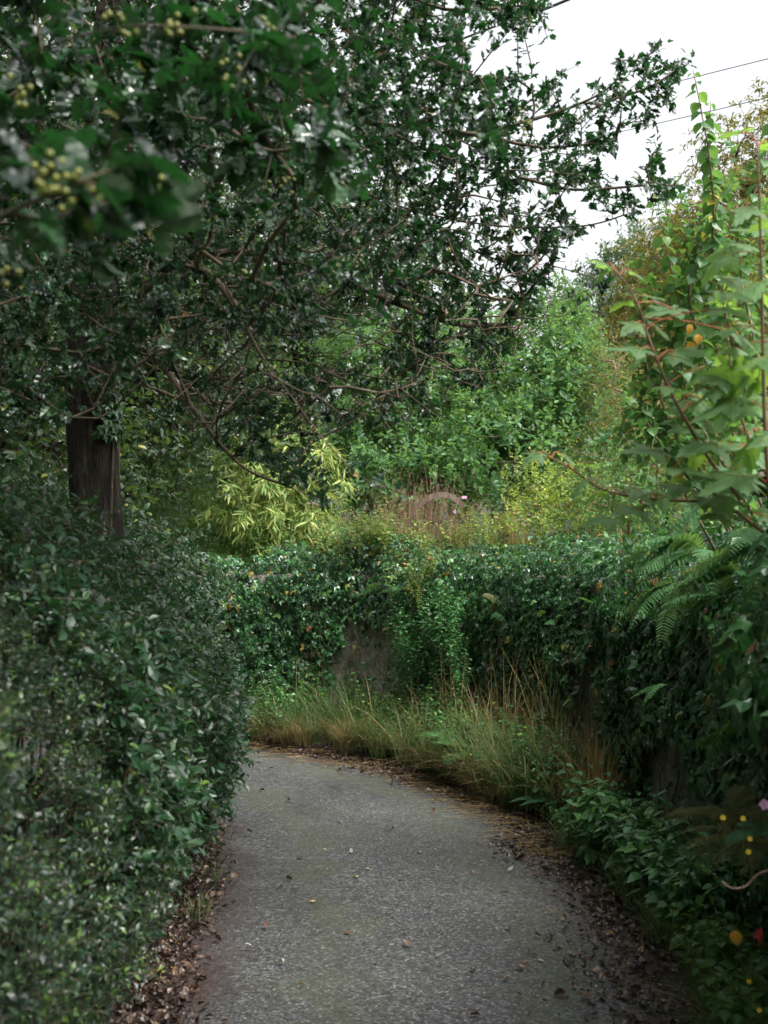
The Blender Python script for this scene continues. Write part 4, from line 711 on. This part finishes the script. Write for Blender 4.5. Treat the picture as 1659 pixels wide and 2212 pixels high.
# ------------------------------------------------------------ ferns
def frond(mb, base, direc, L, width, droop, npair=22, side_tilt=0., lobes=0, roll=0.):
    direc = unit(np.array(direc, float)[None])[0]; t = np.linspace(0, 1, npair + 2); C_ = base + direc * (L * t)[:, None] + np.array([0, 0, -droop * L]) * (t ** 2)[:, None]
    tube(mb, C_[::2] if npair > 8 else C_, np.linspace(.0022, .0006, len(C_[::2] if npair > 8 else C_)), 3, False)
    T = unit(np.gradient(C_, axis=0)); sdv = unit(np.cross(T, np.array([0, 0, 1.]) + .15 * roll * np.array([1, 0, 0]))); up = np.cross(sdv, T)
    if roll: sdv, up = sdv * math.cos(roll) + up * math.sin(roll), up * math.cos(roll) - sdv * math.sin(roll)
    ii = np.arange(max(2, int(npair * .12)), npair + 1)
    for sg in (-1, 1):
        n = len(ii); w = width * np.sin(np.clip((t[ii] * .88 + .12), 0, 1) * math.pi) ** .75 * rng.uniform(.9, 1.08, n) + .002; d = sdv[ii] * sg + T[ii] * .38 + rnd(n, .05) - up[ii] * .12
        if lobes:   # divided pinnae
            for q in range(lobes):
                f = (q + .5) / lobes; p = C_[ii] + unit(d) * (w * f)[:, None]; ww = w * (.25 if lobes > 6 else .42) * (1 - f * .75)
                for s2 in (-1, 1): put(mb, OVAL2[:1], p, unit(d) * .5 + T[ii] * s2 + rnd(n, .08), up[ii] + rnd(n, .15), ww, .85)
            stems(mb, C_[ii], C_[ii] + unit(d) * w[:, None], .0007)
        else: put(mb, [blade([0, .08, .5, .85, 1], [0, .11, .1, .06, 0], .2, -.12)], C_[ii], d, up[ii] + rnd(n, .12), w, 1.15 * 22 / npair * L / (width * 7.5) + .12)
def fern(label, base, fronds, mat, group=None, name='fern'):
    root = thing(name, label, 'fern', base, group)
    for f in fronds:
        mb = MB(); frond(mb, np.array(base) + np.array(f[0]), *f[1:]); mb.obj('frond', M[mat], root)
    return root
def wallpt(px, py, off=.12):
    """point on the ivy surface seen at a pixel"""
    best = None
    for s in np.linspace(2, WS[-1] - 3, 500):
        P, N = on_path(WL, WS, WN, np.array([s])); p = P[0] + N[0] * off; x, y, z = project(p[None]); 
        if best is None or abs(x[0] - px) < best[0]: best = (abs(x[0] - px), p, N[0])
    p = best[1]; return at(px, py, p[1]), best[2]
rr = lambda a, b: float(rng.uniform(a, b))
for k, (px, py, L, w, n, mat, lab) in enumerate([
  (1570, 1240, .24, .05, 3, 'fern', 'mid-green fern frond cluster reaching left over the dark ivy near the right edge'), (1650, 1180, .3, .05, 3, 'fern', 'pale fern arching from the wall top at the right frame edge'), (1600, 1075, .3, .04, 2, 'fern', 'narrow bright fern just under the broad sycamore leaves'),
  (1500, 1200, .28, .05, 4, 'fern', 'broad green fern on the wall top under the sycamore shoot'), (1440, 1260, .22, .045, 3, 'fern', 'green fern on the ivy left of the big near ferns'), (1650, 1330, .16, .04, 3, 'fern_brown', 'rusty-tipped fern on the ivy at the right frame edge'), (1650, 1500, .2, .045, 3, 'fern', 'small green fern low on the ivy at the right frame edge'), (1655, 1420, .12, .035, 2, 'fern_brown', 'tiny yellow fern between two ferns at the right frame edge'),
  (1540, 1290, .22, .045, 3, 'fern', 'fern hanging lowest of the green wall-top ferns left of the edge'), (1480, 1160, .22, .04, 4, 'fern', 'fern tuft highest on the wall top under the sycamore shoot'), (1390, 1190, .18, .035, 3, 'fern', 'small fern where the ivy top meets the garden weeds on the near wall'), (1600, 1590, .18, .04, 3, 'fern_dark', 'dark small fern low down on the near ivy'),
  (870, 1268, .2, .035, 3, 'fern', 'bright small fern in the middle of the far ivy wall'), (820, 1262, .16, .035, 2, 'fern', 'small fern on the far ivy left of the bright fern'), (1160, 1380 - 30, .17, .025, 1, 'fern', 'single thin fern frond high on the ivy near the bend'), (1030, 1285, .14, .022, 1, 'fern_brown', 'yellow-green single frond on the ivy below the weeds'), (1050, 1330, .14, .02, 1, 'fern', 'narrow frond sticking out of dark ivy mid-wall'), (1150, 1335, .14, .022, 1, 'fern', 'small frond pointing left in the ivy centre'), (1230, 1290, .14, .022, 1, 'fern', 'little green frond near the wall top by the bend'), (900, 1340, .15, .03, 2, 'fern_dark', 'dim fern below the bright fern on the far ivy'), (1420, 1480, .14, .025, 1, 'fern', 'single pale frond among glossy ivy on the near wall')]):
    p, N = wallpt(px, py, .2 if px < 1400 else .32); p = p - N * .04; fr = []; big = 1.15 if px > 1400 else 1.25; n += (px > 1400) * 2; L *= big; w *= big
    for i in range(n): fr.append(((0, 0, 0), (-.5 * (px > 1400) + N[0] * .35 + rr(.4, .9) * (-1 if i % 3 else 1), N[1] * .3 - .1 + rr(-.15, .15), rr(-.05, .45)), L * rr(.8, 1.15), w * 1.1, rr(.3, 1.0), 24, 0., 0, rr(-.9, .4)))
    fern(lab, p, fr, mat)
def crown_fern(label, px, py, d, n, L, w, mat, lobes, spread=.9, lean=(0, 0)):
    npair = 17 if lobes > 6 else 22
    b = at(px, py, d); fr = []
    for i in range(n):
        a = i / n * 6.28 + rr(-.3, .3); fr.append(((0, 0, 0), (math.cos(a) * spread + lean[0], math.sin(a) * spread + lean[1], 1.0), L * rr(.8, 1.1), w, rr(.45, .8), npair, 0., lobes))
    return fern(label, b, fr, mat)
crown_fern('large dark green fern standing in the grass at the wall foot in the bend', 1030, 1672, 7.85, 12, .78, .12, 'fern', 5, .6)
crown_fern('smaller dark fern right beside the large fern at the wall foot', 1115, 1690, 7.5, 8, .5, .09, 'fern', 4, .8)
crown_fern('big feathery browning fern at the foot of the near right wall', 1665, 1850, 3.3, 14, .34, .06, 'fern_brown', 8, .9, (-.3, 0))
crown_fern('second feathery browning fern nearer the bare wall patch', 1580, 1790, 3.9, 12, .32, .06, 'fern_brown', 8, .9, (-.2, 0))
crown_fern('small green fern above the yellow flowers at the right edge', 1650, 1810, 2.9, 5, .16, .035, 'fern_dark', 0, .9, (-.4, -.1))
# hart's tongue fern
root = thing('broad_leaf_fern', 'strap-leaved glossy fern lying over the grass edge before the near wall', 'fern', at(1225, 1735, 6.9)); 
for i in range(9):
    a = math.pi * .75 + (i - 4) * .42; mb = MB(); b = at(1235, 1740, 6.9); dv = np.array([[math.cos(a), math.sin(a) * .6 - .3, .75]]); put(mb, [blade([0, .1, .3, .5, .7, .88, 1], [0, .06, .075, .085, .08, .05, 0], .2, -.6, [0, .01, -.01, .01, -.01, .01, 0])], b[None], dv, np.array([[0, -.2, 1.]]), np.array([rr(.25, .36)]), 1.1); mb.obj('frond', M['fern_dark'], root, True)

# ------------------------------------------------------------ leafy herbs
def herb_proto(name, label, cat, mat, h, nodes_n, size, tpls, group, stemmat='twiggrn', nst=3, lean=.25, droop=.25, wid=1.0):
    root = thing(name, label, cat, (0, 0, 0), group); lf, st = MB(), MB()
    for s in range(nst):
        a = rng.uniform(0, 6.28); hh = h * rng.uniform(.6, 1.1); e = np.array([math.cos(a) * lean * hh, math.sin(a) * lean * hh, hh]); P = spline([(math.cos(a) * .01, math.sin(a) * .01, 0), e * .5 + (0, 0, .03), e], 5); tube(st, P, np.linspace(.0022, .001, len(P)), 4)
        for i in range(nodes_n):
            f = .2 + .8 * i / (nodes_n - 1); p = np.array([np.interp(f, np.linspace(0, 1, len(P)), P[:, c]) for c in range(3)]); ph = a + i * 1.57 + rng.uniform(-.3, .3)
            sd_ = np.array([[math.cos(ph), math.sin(ph), .1], [-math.cos(ph), -math.sin(ph), .1]]); put(lf, tpls, np.repeat(p[None], 2, 0) + sd_ * .006, sd_ + np.array([0, 0, -droop]) + rnd(2, .15), np.array([0, 0, 1.]) + rnd(2, .25), size * (1.1 - .5 * f) * rng.uniform(.8, 1.1, 2), wid)
    lf.obj('foliage', M[mat], root); st.obj('stems', M[stemmat], root); return root
def dup(r, loc, rz, sc=1.0, label=None, group=None):
    c = r.copy(); C.objects.link(c); c.location = loc; c.rotation_euler = (rng.normal(0, .1), rng.normal(0, .1), rz); c.scale = (sc,) * 3
    if label: c['label'] = label
    if group: c['group'] = group
    for ch in list(r.children):
        d = ch.copy(); C.objects.link(d); d.parent = c
    return c
def groundpt(px, py): 
    d = at(px, py, 1.0) - CAM; t = (CAM[2] - .06) / -d[2]; p = CAM + d * t; return p
def scatter(protos, pts, sc=(.75, 1.2)):
    for i, p in enumerate(pts):
        pr = protos[i % len(protos)]; s = rng.uniform(*sc)
        if i < len(protos): pr.location = p; pr.rotation_euler = (0, 0, rng.uniform(0, 6.28)); pr.scale = (s,) * 3
        else: dup(pr, p, rng.uniform(0, 6.28), s)
NETT = [blade([0, .12, .3, .5, .7, .87, 1], [0, .2, .27, .22, .17, .08, 0], .2, -.2, [0, .01, -.01, .01, -.01, .01, 0])]
def verge_pts(poly, n, h=.0):
    x0, y0 = np.min(poly, 0); x1, y1 = np.max(poly, 0); out = []
    while len(out) < n:
        x, y = rng.uniform(x0, x1), rng.uniform(y0, y1)
        if in_poly(np.array([x]), np.array([y]), poly)[0]: out.append(groundpt(x, y) + (0, 0, 0))
    return out
g1 = [herb_proto('nettle', 'leafy dark green nettle crowding the foot of the near right wall', 'nettle', 'nettle', .3, 6, .075, NETT, 'nettles at the foot of the near right wall') for _ in range(4)]
scatter(g1, verge_pts([(1180, 1790), (1300, 1770), (1480, 1900), (1560, 2050), (1480, 2060), (1310, 1900), (1220, 1840)], 110), (.5, 1.35))
g2 = [herb_proto('weed', 'low round-leaved weed at the bottom right verge edge', 'weed', 'herb', .2, 5, .06, ROUND, 'low weeds on the bottom right verge', lean=.4) for _ in range(3)]
scatter(g2, verge_pts([(1450, 2040), (1540, 2030), (1800, 2330), (1800, 2560), (1680, 2560), (1570, 2250)], 70))
g3 = [herb_proto('bramble', 'leafy green bramble among the tall grass under the far wall', 'bramble', 'nettle', .42, 8, .05, OVAL, 'brambles in the grass under the far wall', lean=.35, nst=5) for _ in range(3)]
scatter(g3, verge_pts([(560, 1600), (800, 1600), (900, 1640), (1060, 1700), (1180, 1760), (1260, 1740), (1180, 1690), (1000, 1600), (800, 1545), (560, 1530)], 150), (.5, 1.3))
g3b = [herb_proto('weed', 'small-leaved fresh green weed in the verge below the far wall', 'weed', 'herb', .4, 10, .034, OVAL, 'small weeds in the verge below the far wall', lean=.4, nst=7) for _ in range(3)]
scatter(g3b, verge_pts([(520, 1590), (700, 1600), (850, 1635), (1000, 1680), (1180, 1760), (1260, 1730), (1150, 1660), (950, 1590), (520, 1560)], 100), (.5, 1.25))
g4 = [herb_proto('climbing_weed', 'pale yellow-green weed growing out of the wall top above the ivy', 'weed', 'palegreen', .4, 9, .06, LANCE + OVAL[:1], 'pale weeds on the wall top', nst=4, lean=.3, wid=1.3) for _ in range(4)]
pts = [at(rng.uniform(690, 1010), rng.uniform(1175, 1215), rng.uniform(10.0, 10.5)) for _ in range(60)] + [at(rng.uniform(1000, 1330), rng.uniform(1165, 1185), rng.uniform(9.0, 10.0)) for _ in range(18)] + [at(rng.uniform(840, 930), rng.uniform(1200, 1330), 9.45 + rr(-.1, .1)) for _ in range(14)]
scatter(g4, pts, (.4, 1.0))
g5 = [herb_proto('climbing_weed', 'leafy weed climbing the ivy from the grass in the middle of the far wall', 'weed', 'nettle', .38, 8, .055, OVAL, 'weeds climbing the middle of the far wall', nst=3, lean=.25) for _ in range(3)]
pts = []
for _ in range(64):
    p, N = wallpt(rng.uniform(850, 1000), rng.uniform(1340, 1620), rng.uniform(.2, .45)); pts.append(p)
scatter(g5, pts, (.6, 1.05))
g6 = [herb_proto('garden_plant', 'bushy fresh green garden plant growing just behind the wall', 'plant', 'herb', .5, 9, .06, OVAL, 'green garden plants just behind the wall', nst=7, lean=.45) for _ in range(3)]
pts = [np.array([x, y, 1.3]) for x, y in [(-1.1, 11.3), (-.8, 11.6), (-.5, 11.2), (-.2, 11.4), (.1, 11.3), (.5, 11.2), (.8, 10.9), (1.1, 10.7), (1.4, 10.4), (1.7, 10.1), (1.9, 9.7), (2.1, 9.2), (2.2, 8.7), (2.3, 8.2), (2.3, 7.7), (2.2, 7.2), (2.2, 6.6), (2.1, 6), (2.1, 5.4), (2.4, 9.9), (2.7, 9.2), (2.8, 8.4), (2.8, 7.6), (2.7, 6.8), (1.6, 11.4), (1.0, 11.8), (.3, 12), (-.5, 12.2), (2.2, 10.8), (3.1, 10.2), (3.2, 9), (-1.9, 11.5), (-2.4, 11.6)]]
scatter(g6, pts, (.7, 1.25))

# ------------------------------------------------------------ grass and straw
def grass_field(name, label, pts, n, h, mats, lean=.5, wdt=.0045, kind='stuff', out=None, tuft=.035):
    off_ = rnd(n, tuft) * (1, 1, 0); ti = rng.integers(0, len(pts), n); P0 = np.array(pts)[ti] + off_; H = H_ = None; a = np.arctan2(off_[:, 1], off_[:, 0]) + rng.normal(0, .7, n); ln = np.abs(rng.normal(lean, .3, n)); H = h * rng.uniform(.45, 1.25, n) * rng.uniform(.35, 1.35, len(pts))[ti]
    o = np.stack([np.cos(a), np.sin(a), 0 * a], 1)
    if out is not None: o = unit(o + np.array(out))
    sd_ = unit(np.cross(o, np.array([0, 0, 1.]))) * (wdt * rng.uniform(.6, 1.2, n))[:, None]; mb = MB(); rows = []
    for t, w in ((0, 1), (.35, .9), (.7, .6), (1, .06)):
        c = P0 + o * (ln * H * t ** 1.8)[:, None]; c[:, 2] += H * (t - .38 * ln * t ** 2.2); rows += [c - sd_ * w, c + sd_ * w]
    V = np.stack(rows, 1); b = (np.arange(n) * 8)[:, None]; F = np.array([0, 1, 3, 2, 2, 3, 5, 4, 4, 5, 7, 6])[None] + b; mb.add(V.reshape(-1, 3), F.ravel(), [4] * (3 * n)); ob = mb.obj(name, M[mats]); tag(ob, label, 'grass', None, kind); return ob
far_v = verge_pts([(505, 1590), (700, 1612), (850, 1645), (1000, 1690), (1060, 1720), (1180, 1770), (1250, 1740), (1150, 1670), (1000, 1610), (800, 1575), (505, 1555)], 260)
grass_field('grass', 'green grass growing along the foot of the far wall', far_v, 4600, .48, 'grass', .75, .0036)
edge_v = verge_pts([(510, 1592), (700, 1615), (850, 1650), (1000, 1692), (1060, 1722), (1150, 1755), (1090, 1705), (850, 1625), (510, 1575)], 70)
grass_field('dry_grass', 'straw-coloured dry grass drooping onto the lane edge', edge_v[:34], 1900, .36, 'dry', .95, .003, out=(0, -.9, 0))
grass_field('drying_grass', 'thin drying grass stems mixed through the weeds at the bend', verge_pts([(850, 1600), (1000, 1650), (1180, 1740), (1250, 1720), (1150, 1660), (950, 1590), (700, 1560), (530, 1545)], 60), 1300, .55, 'dry', .5, .0018)
tall_v = verge_pts([(900, 1640), (1060, 1700), (1200, 1750), (1290, 1730), (1250, 1690), (1050, 1610)], 90)
grass_field('tall_dry_grass', 'tall thin straw stalks before the bend in the wall', tall_v, 800, .72, 'straw', .35, .0022)
grass_field('rusty_grass', 'rusty orange grass tuft at the near corner of the wall', [groundpt(1285, 1790), groundpt(1300, 1770), groundpt(1265, 1780)], 420, .42, 'straw', .5, .003)
near_v = verge_pts([(1200, 1830), (1330, 1800), (1480, 1900), (1700, 2200), (1850, 2560), (1690, 2560), (1530, 2150), (1380, 1960)], 150)
grass_field('verge_grass', 'green grass on the near right verge', near_v, 7500, .2, 'grass', .75, .0028, out=(-.35, -.1, 0))
grass_field('wall_top_grass', 'thin pale grass stalks rising from the wall top', [at(x, 1175, 9.9) for x in (1095, 1110, 1130, 1145, 1290, 1340, 990, 1060)], 260, .36, 'straw', .25, .002)
left_v = verge_pts([(500, 1810), (520, 1770), (430, 2000), (400, 1990), (470, 1860)], 30)
grass_field('verge_tuft', 'few dry grass tufts at the hedge foot', left_v, 110, .1, 'grass', 1.0, .002)
grass_field('wall_foot_grass', 'sparse grass at the foot of the bare wall patches', [groundpt(x, y) for x, y in ((1440, 1880), (1480, 1920), (1420, 1850), (1530, 2000))], 700, .22, 'grass', .5, .0025)
# long cut canes / dead stems leaning in the verge
for i, (a, b_, mid) in enumerate([((1130, 1740, 7.6), (1010, 1480, 8.6), 1), ((1230, 1720, 7.3), (1160, 1500, 8), 1), ((1000, 1700, 8.4), (1060, 1500, 8.8), 1), ((1290, 1690, 7), (1300, 1500, 7.3), 1), ((870, 1640, 9), (905, 1450, 9.4), 1)]):
    mb = MB(); A, B = at(*a), at(*b_); tube(mb, spline([A, (A + B) / 2 + rng.normal(0, .03, 3), B], 5), np.linspace(.004, .002, 11), 5); o = mb.obj('dry_stalk', M['cane'], None, True); tag(o, 'bare tan dead stem leaning in the tall grass before the wall', 'stem', 'dead stems leaning in the verge')

# ------------------------------------------------------------ leaf litter and fallen leaves
CURL = [blade([0, .15, .4, .65, .85, 1], [0, .2, .33, .28, .14, 0], f, c, [0, .04, -.05, .05, -.03, 0], tw) for f, c, tw in ((.6, .3, 0), (-.5, -.3, 1), (.9, -.1, 0), (.25, .5, 1))]
def litter(name, label, n, L0, L1, spread):
    s = arc(L0); t = rng.uniform(s[0] + 4.5, s[-1] * .82, n); A = np.stack([np.interp(t, s, L0[:, c]) for c in range(3)], 1); B = np.stack([np.interp(t / s[-1], s / s[-1], L1[:, c]) for c in range(3)], 1)
    u = np.minimum(rng.normal(*spread, n), .8); d = unit(B - A); P = A + d * u[:, None] * .62 * (.8 + .4 * nz(A, 1.3))[:, None]; P[:, 2] = .012 + np.clip(u, 0, 1) * .05 + np.clip(-u, 0, 1) * .02 + rng.uniform(0, .016, n)
    mb = MB(); a = rnd(n) * (1, 1, .25); put(mb, CURL, P, a, rnd(n, .45) + (0, 0, 1.), rng.uniform(.01, .04, n) * rng.choice([.6, 1, 1.25], n), 1.0)
    k = n // 14; P = P[:k] + rnd(k, .03) * (1, 1, 0); dd = rnd(k, .06) * (1, 1, .1); stems(mb, P, P + dd, .0009)
    o = mb.obj(name, M['litter']); tag(o, label, 'leaf litter', None, 'stuff')
litter('leaf_litter', 'wet brown fallen leaves banked along the hedge foot', 13000, LE, LE + np.array([-.6, 0, 0]), (-.06, .22))
litter('leaf_debris', 'wet brown leaf debris along the right lane edge', 13500, RE, WL, (-.14, .28))
mb = MB(); P = np.array(verge_pts([(515, 1594), (700, 1612), (850, 1642), (1000, 1688), (1120, 1745), (1250, 1840), (1190, 1860), (1000, 1750), (800, 1670), (515, 1615)], 1100)); P[:, 2] = .034 + rng.uniform(0, .02, 1100); stems(mb, P, P + rnd(1100, .07) * (1, .6, .06), .0012); o = mb.obj('straw_litter', M['straw']); tag(o, 'loose straw strewn on the lane edge at the bend', 'straw', None, 'stuff')
def fallen(mat, label, group, pts, size):
    for i, (px, py) in enumerate(pts):
        p = groundpt(px, py); t = 0; mb = MB(); l = rng.uniform(*size); a = rnd(1) * (1, 1, .15); put(mb, [CURL[i % 4]], np.zeros((1, 3)), a, rnd(1, .3) + (0, 0, 1.), np.array([l])); o = mb.obj('fallen_leaf', M[mat], None, True)
        px_, py_, _ = project(p[None]); o.location = (p[0], p[1], .036 + rr(0, .004)); tag(o, label, 'leaf', group)
fallen('yleaf', 'curled yellow leaf lying on the asphalt', 'yellow leaves on the asphalt', [(707, 1828), (683, 1934), (790, 1867), (815, 2062), (642, 2112), (734, 1706 + 60), (770, 1885)], (.022, .034))
fallen('bleaf', 'dark brown curled leaf lying on the asphalt', 'dark leaves on the asphalt', [(632, 1888), (930, 1942), (622, 1720), (1068, 1836), (1205, 1805), (865, 1890), (850, 1780), (1102, 1912), (1000, 1715), (760, 2000), (600, 1905), (1195, 1960), (1090, 1760), (1025, 1872), (560, 1700), (730, 1690), (940, 1745), (585, 1650), (1015, 2180), (575, 1990), (1240, 2090), (740, 1660), (1150, 1880), (890, 2030), (545, 1790), (655, 1840)], (.022, .042))
fallen('pleaf', 'pale silvery leaf lying upside down on the asphalt', 'pale leaves on the asphalt', [(1104, 1841), (1162, 2058), (605, 2060), (1097, 1870), (590, 1765), (1020, 1870), (908, 1832), (760, 1832), (1080, 1790), (690, 1720), (1290, 2120), (955, 1700), (545, 2030)], (.022, .036))

# ------------------------------------------------------------ flowers and coloured leaves
PET = blade([0, .3, .65, 1], [0, .2, .26, 0], .15, -.1)
def flower(name, label, group, p, face, size, mat, petals=5):
    root = thing(name, label, 'flower', p, group); f = unit(np.array(face, float)[None])[0]; a = unit(np.cross(f, [0.1, .2, 1.])[None])[0]; b = np.cross(f, a); mb = MB()
    for i in range(petals):
        t = i / petals * 6.28; d = a * math.cos(t) + b * math.sin(t) + f * .2; put(mb, [PET], np.array(p)[None], d[None], f[None], np.array([size]), 1.5)
    mb.obj('petals', M[mat], root); s = MB(); tube(s, spline([np.array(p) + (.02, .06, -.14), np.array(p) + (.01, .02, -.05), p], 3), .001, 4); s.obj('stem', M['twiggrn'], root)
    c = MB(); o_ = np.eye(3); c.inst(BALL, (np.array(p) + f * .002)[None], *[o_[i][None] for i in range(3)], np.array([size * .16])); c.obj('centre', M['orange'], root, True)
for px, py in [(1562, 1766), (1605, 1768), (1620, 1812), (1617, 1840), (1640, 2182), (1618, 2120)]:
    flower('yellow_flower', 'small yellow five-petalled flower on the right verge', 'small yellow flowers at the right edge', at(px, py, 2.75 + rr(-.1, .1)), (-.3, -1, .4), .007, 'yflower')
flower('pink_flower', 'single small pink-purple flower above the yellow ones at the right edge', None, at(1652, 1738, 2.7), (-.3, -1, .3), .014, 'pflower')
flower('anemone', 'pale pink open flower on a tall stem right of the hoop', None, at(1003, 1075, 10.4), (0, -.6, .8), .03, 'pflower')
flower('anemone', 'smaller mauve flower just below and left of the open pink one', None, at(982, 1105, 10.3), (.6, -1, .1), .02, 'pflower')
mb = MB(); put(mb, IVY[:1], at(1640, 2010, 2.7)[None], np.array([[.15, -.1, -1.]]), np.array([[.6, -.8, .2]]), np.array([.04])); tag(mb.obj('red_leaf', M['red']), 'crimson leaf hanging at the lower right frame edge', 'leaf')
mb = MB(); put(mb, ROUND[:1], at(1590, 2010, 2.75)[None], np.array([[-.1, -.2, -1.]]), np.array([[-.5, -1., .3]]), np.array([.036])); tag(mb.obj('orange_leaf', M['orange']), 'ochre leaf hanging just left of the crimson leaf', 'leaf')
mb = MB(); P = spline([at(1560, 1905, 2.75), at(1580, 1918, 2.7), at(1610, 1915, 2.7), at(1635, 1890, 2.7), at(1660, 1880, 2.7)], 6); tube(mb, P, .0022, 6); tag(mb.obj('tendril', M['cane'], None, True), 'pale curling tendril at the right edge below the yellow flowers', 'stem')
# sawn post in the hedge
mb = MB(); tube(mb, spline([at(180, 1400, 4.2), at(172, 1290, 4.2), at(166, 1225, 4.2), at(170, 1210, 4.2)], 4), np.linspace(.017, .011, 13), 7); tag(mb.obj('broken_post', M['woodgrey'], None, True), 'short broken grey post sticking out of the hedge top', 'post')

# ------------------------------------------------------------ overhead cables
def cable(label, pts, r):
    mb = MB(); P = spline(pts, 8); tube(mb, P, r, 6); tag(mb.obj('overhead_cable', M['cable'], None, True), label, 'cable')
cable('thick black overhead cable at the very top of the picture', [at(1800, -260, 9), at(1230, -2, 12), at(1045, 66, 15), at(700, 200, 22)], .016)
cable('upper of the two thin overhead wires crossing the sky', [at(2100, 20, 12), at(1659, 127, 16), at(1280, 222, 21), at(900, 316, 30)], .007)
cable('lower of the two thin overhead wires crossing the sky', [at(2100, 90, 12), at(1659, 210, 16), at(1300, 294, 21), at(900, 385, 30)], .007)
